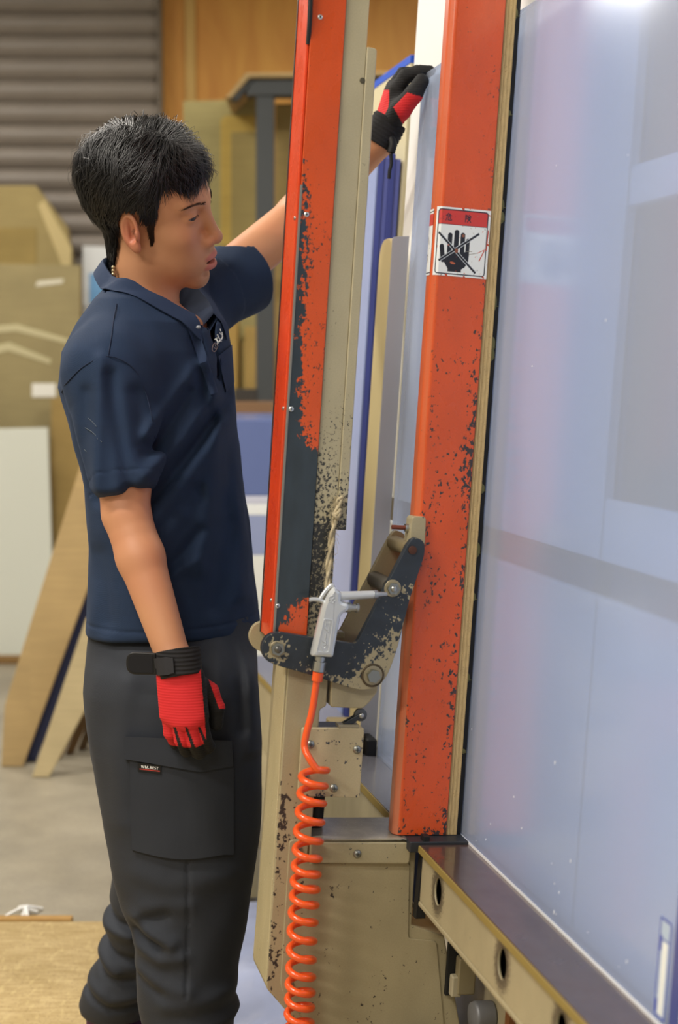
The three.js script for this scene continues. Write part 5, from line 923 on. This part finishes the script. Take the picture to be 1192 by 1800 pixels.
const pantFolds = makeFolds([
  [2.33, [[234, 1622], [262, 1646], [300, 1660]], 0.009, 0.014], [2.33, [[238, 1650], [275, 1668]], -0.008, 0.01], [2.33, [[240, 1676], [280, 1690], [320, 1684]], 0.006, 0.012], [2.33, [[242, 1718], [286, 1738], [330, 1744]], 0.006, 0.014], [2.33, [[242, 1738], [280, 1752]], -0.005, 0.01], [2.33, [[232, 1632], [290, 1610]], -0.005, 0.012],
  [2.33, [[330, 1515], [331, 1600], [328, 1750]], -0.0025, 0.003], [2.33, [[240, 1540], [300, 1555], [400, 1545]], 0.004, 0.02], [2.33, [[250, 1600], [330, 1590]], 0.004, 0.016], [2.33, [[222, 1200], [205, 1320], [210, 1450]], 0.004, 0.02], [2.33, [[420, 1160], [436, 1220], [440, 1330]], 0.006, 0.014], [2.33, [[402, 1130], [420, 1200], [424, 1290]], -0.006, 0.012], [2.33, [[380, 1150], [390, 1230]], 0.004, 0.014], [2.33, [[290, 1770], [400, 1760]], 0.006, 0.016],
], -2.46);
const farFolds = makeFolds([[2.62, [[186, 1608], [210, 1620], [240, 1624]], -0.008, 0.01], [2.62, [[184, 1630], [230, 1640]], 0.008, 0.014], [2.62, [[178, 1666], [205, 1684], [240, 1690]], -0.009, 0.01], [2.62, [[168, 1690], [200, 1716]], 0.008, 0.014], [2.62, [[160, 1706], [186, 1728], [230, 1730]], -0.008, 0.011], [2.62, [[150, 1748], [190, 1768], [240, 1766]], 0.007, 0.014], [2.62, [[146, 1770], [190, 1788], [235, 1784]], -0.007, 0.009]], -2.8);
function trousers(x, y, z) {
  let d = loft(hipRows, x, y, z, 2.53, 0.3);
  const yN0 = at(0, 1160, 2.42).y;
  const n = smax(loft(nearRows, x, y, z, 2.42, 0), y - yN0, 0.06), f = smax(loft(farRows, x, y, z, 2.66, 0), y - at(0, 1230, 2.62).y, 0.06);
  d = Math.max(smax(d, at(0, 1400, 2.53).y - y, 0.05), y - (hemY + 0.06));
  d = smin(d, n, 0.07); d = smin(d, f, 0.02);
  d -= pantFolds(x, y, z) + farFolds(x, y, z) * sstep(-2.52, -2.58, z) + 0.0012 * n3(x * 12, y * 9, z * 12);
  d = Math.max(d, at(0, 1985, 2.42).y - y);
  if (z < -2.6) d = Math.max(d, at(0, 1781, 2.72).y - y);
  return d;
}
const twill = painted({ x0: 0, x1: 0.3, y0: 0, y1: 0.3, ppm: 2000, rough: 0.8, bump: 0.0003, sheen: 0.25, sheenColor: new THREE.Color(0x8a90a0), sheenRoughness: 0.5 }, (x, y, o) => { const t = Math.sin((x + y) * 2 * Math.PI / 0.0018); set(o, hex(0x292e37), 1 + 0.06 * t + 0.05 * fbm(x * 8, y * 8)); o.h = 0.5 + 0.4 * t; o.rough = 0.78; });
{
  const tg = surfaceNets(trousers, [-0.56, 0.05, -2.9], [-0.08, hemY + 0.08, -2.26], 0.006);
  const tr = wpart('cargo_trousers', tg, twill, person);
  const cloth = plain(0x282d36, 0.8, 0, { sheen: 0.25, sheenColor: new THREE.Color(0x8a90a0) });
  const pk = wpart('cargo_pocket', drape(trousers, gridOf([228, 1330], [411, 1335], [411, 1503], [232, 1494], 22, 18, (u, v) => v * 22 * Math.sin(Math.PI * Math.min(1, u * 1.1)) * 0.55), 2.1, 0.001, 0.006), cloth, tr);
  wpart('pocket_flap', drape(trousers, gridOf([218, 1295], [408, 1302], [410, 1333], [218, 1334], 24, 8, (u, v) => v * 24 * Math.max(0, 1 - Math.abs(u - 0.7) / 0.7)), 2.1, 0.007, 0.005), cloth, pk);
  const c = document.createElement('canvas'); c.width = 256; c.height = 96; const k = c.getContext('2d'); k.fillStyle = '#0c0c0e'; k.fillRect(0, 0, 256, 96); k.fillStyle = '#eeeeea'; k.font = 'bold 44px sans-serif'; k.textAlign = 'center'; k.fillText('WM.BEST', 134, 56); k.fillStyle = '#b5382e'; k.fillRect(22, 64, 226, 12);
  const tx = new THREE.CanvasTexture(c); tx.colorSpace = THREE.SRGBColorSpace;
  wpart('woven_label', drape(trousers, gridOf([242, 1341], [283, 1345], [282, 1360], [242, 1355], 10, 5), 2.1, 0.008, 0.0015), new THREE.MeshPhysicalMaterial({ map: tx, roughness: 0.7 }), pk, 'black woven label with white letters over a red line');
  // shoes
  const shoe = (heel, toe, name) => {
    const a = vec(heel), b = vec(toe), L = heel.distanceTo(toe), dir = toe.clone().sub(heel).normalize();
    const f = (x, y, z) => { const t = (x - a[0]) * dir.x + (z - a[2]) * dir.z, s = -(x - a[0]) * dir.z + (z - a[2]) * dir.x, u = t / L, w = 0.036 + 0.012 * sstep(0.35, 0.75, u) - 0.006 * Math.abs(u - 0.4), h = lerp(0.122, 0.045, sstep(0.15, 0.8, u)); const k0 = Math.hypot(Math.max(0, Math.abs(t - L * 0.5) - L * 0.5 + 0.04) / 0.04, s / w); let d = Math.max((k0 - 1) * 0.03, y - h + 0.03 * (s / w) ** 2 * sstep(0.3, 0.8, u), 0.022 - y); return d; };
    const g = surfaceNets((x, y, z) => { let d = f(x, y, z); return smin(d, d, 0.01); }, [Math.min(a[0], b[0]) - 0.07, 0.0, Math.min(a[2], b[2]) - 0.07], [Math.max(a[0], b[0]) + 0.07, 0.16, Math.max(a[2], b[2]) + 0.07], 0.004);
    const s = wpart('shoe', g, plain(0x4a2050, 0.7), person, name);
    const sole = surfaceNets((x, y, z) => Math.max(f(x, Math.max(0.03, Math.min(y, 0.04)), z) - 0.003, y - 0.024, 0.0145 - y), [Math.min(a[0], b[0]) - 0.07, 0.0, Math.min(a[2], b[2]) - 0.07], [Math.max(a[0], b[0]) + 0.07, 0.05, Math.max(a[2], b[2]) + 0.07], 0.004);
    wpart('sole', sole, plain(0x1a1a1c, 0.8), s);
  };
  const hf = at(158, 1800, 2.76), hn = at(290, 1990, 2.46);
  shoe(V3(hf.x, 0, -2.76), V3(hf.x + 0.23, 0, -2.68), 'purple shoe'); shoe(V3(hn.x - 0.03, 0, -2.45), V3(hn.x + 0.2, 0, -2.38), 'purple shoe');
}
// ---- gloves
function glove(o) {
  const P = (a) => vec(at(...a)), pal = o.palm.map(([a, b, ra, rb]) => [P(a), P(b), ra, rb]), fing = o.fingers.map((f) => f.map((a) => [...P(a), a[3]])), th = o.thumb.map((a) => [...P(a), a[3]]);
  const chain = (x, y, z, c, k) => { let d = 1e9; for (let i = 1; i < c.length; i++) d = smin(d, cone(x, y, z, c[i - 1], c[i], c[i - 1][3], c[i][3]), k); return d; };
  return { sdf: (x, y, z) => {
    let d = 1e9; for (const [a, b, ra, rb] of pal) d = smin(d, cone(x, y, z, a, b, ra, rb), 0.014);
    for (const f of fing) d = Math.min(d, chain(x, y, z, f, 0.003)) ; 
    d = smin(d, chain(x, y, z, th, 0.004), 0.012);
    return d + 0.00018 * Math.sin(y * 1500);
  }, thumb: (x, y, z) => chain(x, y, z, th, 0.004), fings: fing };
}
const GLOVE_RED = lin(0xd6262a), GLOVE_BLACK = lin(0x131416);
const gloveMat = new THREE.MeshPhysicalMaterial({ vertexColors: true, roughness: 0.78, sheen: 0.2 });
const pix = (x, y, z) => { const q = V3(x, y, z).sub(camera.position), X = q.x, Y = q.y * CP - q.z * SP, Z = q.y * SP + q.z * CP; return [596 + FOCAL * X / -Z, 900 - FOCAL * Y / -Z]; };
{
  // hanging right hand: back of the hand out, fingers curled in
  const R = glove({
    palm: [[[341, 1188, 2.268], [350, 1258, 2.257], 0.016, 0.0155], [[325, 1188, 2.262], [333, 1268, 2.252], 0.018, 0.016], [[308, 1188, 2.263], [315, 1266, 2.254], 0.018, 0.0155], [[294, 1190, 2.268], [297, 1256, 2.262], 0.0165, 0.0145], [[320, 1200, 2.285], [328, 1250, 2.283], 0.02, 0.018]],
    fingers: [
      [[350, 1258, 2.257, 0.0132], [357, 1294, 2.262, 0.0118], [366, 1312, 2.285, 0.0105], [362, 1316, 2.305, 0.0098]],
      [[333, 1268, 2.252, 0.0135], [341, 1302, 2.256, 0.012], [350, 1322, 2.28, 0.0107], [346, 1322, 2.303, 0.0098]],
      [[315, 1266, 2.254, 0.013], [320, 1300, 2.258, 0.0118], [328, 1318, 2.282, 0.0105], [326, 1318, 2.303, 0.0098]],
      [[297, 1256, 2.262, 0.0118], [300, 1288, 2.267, 0.0106], [308, 1304, 2.287, 0.0096], [308, 1306, 2.304, 0.009]]],
    thumb: [[343, 1200, 2.285, 0.0165], [368, 1216, 2.29, 0.0145], [381, 1244, 2.29, 0.0122], [380, 1272, 2.292, 0.0108]] });
  const colour = (x, y, z, nx, ny, nz) => {
    const [px, py] = pix(x, y, z), th = R.thumb(x, y, z) < 0.002 && px > 362;
    if (th) return px > 368 + (py - 1190) * 0.36 - 3 && px > 366 && py < 1246 && nx > 0.25 ? GLOVE_RED : GLOVE_BLACK;
    if (nz < 0.12 || px > 354 + (py - 1190) * 0.08) return GLOVE_BLACK;
    const tip = table([[280, 1296], [300, 1310], [325, 1314], [345, 1314], [362, 1306]], px)[0];
    if (py > tip) return GLOVE_BLACK;
    if (py > 1278) for (const [ax, ay, bx, by] of [[306, 1276, 317, 1312], [327, 1278, 341, 1316], [347, 1272, 362, 1306]]) { const t = (py - ay) / (by - ay); if (t > 0 && Math.abs(px - lerp(ax, bx, t)) < 2.2 + 1.4 * t) return GLOVE_BLACK; }
    return GLOVE_RED;
  };
  const lo = at(262, 1340, 2.33), hi = at(405, 1170, 2.22);
  const g = surfaceNets(R.sdf, [lo.x, lo.y, -2.345], [hi.x, hi.y, -2.215], 0.0014, colour);
  const gl = wpart('glove', g, gloveMat, person, 'red and black work glove on the hanging hand');
  const ribbed = painted({ x0: 0, x1: 0.1, y0: 0, y1: 0.1, ppm: 2500, rough: 0.85, bump: 0.001 }, (x, y, o) => { const s = Math.sin(y * 2 * Math.PI / 0.0062); set(o, hex(0x1b1b1d), 1 + 0.25 * s); o.h = 0.5 + 0.45 * s; });
  const c0 = vec(at(311, 1143, 2.278)), c1 = vec(at(318, 1190, 2.268));
  const cuff = (x, y, z) => { const a = cone(x, y, z, c0, c1, 0.036, 0.033); const ax = c1.map((v, i) => v - c0[i]), l = Math.hypot(...ax), t = ((x - c0[0]) * ax[0] + (y - c0[1]) * ax[1] + (z - c0[2]) * ax[2]) / l; return Math.max(a, -t, t - l, -(cone(x, y, z, c0, vec(at(309, 1130, 2.28)), 0.031, 0.032))); };
  wpart('cuff', surfaceNets(cuff, [c1[0] - 0.06, c1[1] - 0.03, -2.33], [c1[0] + 0.06, c0[1] + 0.03, -2.22], 0.0025), ribbed, gl);
  wpart('strap', drape((x, y, z) => Math.min(cuff(x, y, z), 1), gridOf([269, 1158], [304, 1153], [306, 1186], [272, 1188], 10, 8, (u, v) => (v - 0.5) * -6 * sstep(0.6, 1, u)), 2.15, 0.001, 0.003), plain(0x26262a, 0.8), gl);
  const tabS = shapeOf([[-0.022, 0.0175, 0.016], [0.024, 0.0165, 0.002], [0.026, -0.0165, 0.002], [-0.022, -0.0175, 0.016]], 0.004);
  const tb = at(247, 1166, 2.262), tab = plate(tabS, -0.0025, 0.0025, { bevel: 0.0015 }).rotateY(-0.15).translate(tb.x, tb.y, tb.z);
  const tm = wpart('strap_tab', tab, plain(0x0c0c0d, 0.5), gl);
  const tabI = plate(shapeOf([[-0.0185, 0.014, 0.012], [0.02, 0.0135, 0.002], [0.02, -0.0135, 0.002], [-0.0185, -0.014, 0.012]], 0.004), 0, 0.0012, { bevel: 0.0004 }).rotateY(-0.15).translate(tb.x, tb.y, tb.z + 0.0026);
  wpart('hook_patch', tabI, plain(0x1a1a1c, 1), tm);

  // raised left hand gripping the far corner of the sheet
  const Lh = glove({
    palm: [[[690, 205, 2.705], [698, 156, 2.69], 0.0175, 0.0145], [[684, 203, 2.72], [695, 152, 2.708], 0.0175, 0.0145], [[680, 204, 2.735], [692, 156, 2.726], 0.017, 0.014], [[678, 208, 2.75], [688, 164, 2.744], 0.016, 0.0135]],
    fingers: [
      [[698, 156, 2.69, 0.0138], [713, 134, 2.684, 0.0125], [736, 125, 2.682, 0.0108], [755, 124, 2.686, 0.0092]],
      [[695, 152, 2.708, 0.014], [711, 128, 2.703, 0.0125], [736, 121, 2.7, 0.0108], [757, 124, 2.705, 0.009]],
      [[692, 156, 2.726, 0.0135], [708, 133, 2.722, 0.012], [732, 124, 2.72, 0.0105], [752, 128, 2.724, 0.009]],
      [[688, 164, 2.744, 0.0122], [702, 143, 2.742, 0.011], [722, 134, 2.74, 0.0098], [738, 137, 2.744, 0.0088]]],
    thumb: [[692, 212, 2.695, 0.0165], [705, 192, 2.678, 0.0185], [727, 166, 2.662, 0.0158], [741, 143, 2.66, 0.0128]] });
  const colL = (x, y, z, nx, ny, nz) => {
    const [px, py] = pix(x, y, z);
    const th = Lh.thumb(x, y, z) < 0.0022;
    if (th && py > 163 + (px - 717) * 0.3 && px > 692 + Math.max(0, py - 189) * 0.56 && py > 189 - (px - 691) * 1.05 && nz > -0.3) return GLOVE_RED;
    if (!th && px < 684 - (py - 160) * -0.0 && py > 158 && px < 686 - (py - 160) * 0.12) return GLOVE_RED;
    return GLOVE_BLACK;
  };
  const l0 = at(650, 235, 2.76), h0 = at(770, 105, 2.63);
  const gl2 = wpart('glove', surfaceNets(Lh.sdf, [l0.x, l0.y, -2.775], [h0.x, h0.y, -2.635], 0.0016, colL), gloveMat, person, 'red and black work glove gripping the sheet corner');
  const d0 = vec(at(663, 250, 2.716)), d1 = vec(at(687, 210, 2.712));
  const cuffL = (x, y, z) => { const a = cone(x, y, z, d0, d1, 0.034, 0.031); const ax = d1.map((v, i) => v - d0[i]), l = Math.hypot(...ax), t = ((x - d0[0]) * ax[0] + (y - d0[1]) * ax[1] + (z - d0[2]) * ax[2]) / l; return Math.max(a, -t - 0.004, t - l) + 0.0008 * Math.sin(t * 900); };
  wpart('cuff', surfaceNets(cuffL, [d0[0] - 0.06, d0[1] - 0.05, -2.78], [d1[0] + 0.06, d1[1] + 0.05, -2.65], 0.0026), plain(0x18181a, 0.85), gl2);
  const sl = [[686, 240], [690, 254], [687, 268], [684, 282]].map(([a, b]) => at(a, b, 2.69));
  wpart('strap_tab', merge([tube([at(684, 236, 2.695), ...sl.slice(1, 3)], 0.0075, 14, 8), tube([at(687, 270, 2.69), at(688, 288, 2.69), at(685, 300, 2.69), at(684, 314, 2.69)], 0.0035, 12, 6)]), black, gl2);
}
renderer.render(scene, camera);
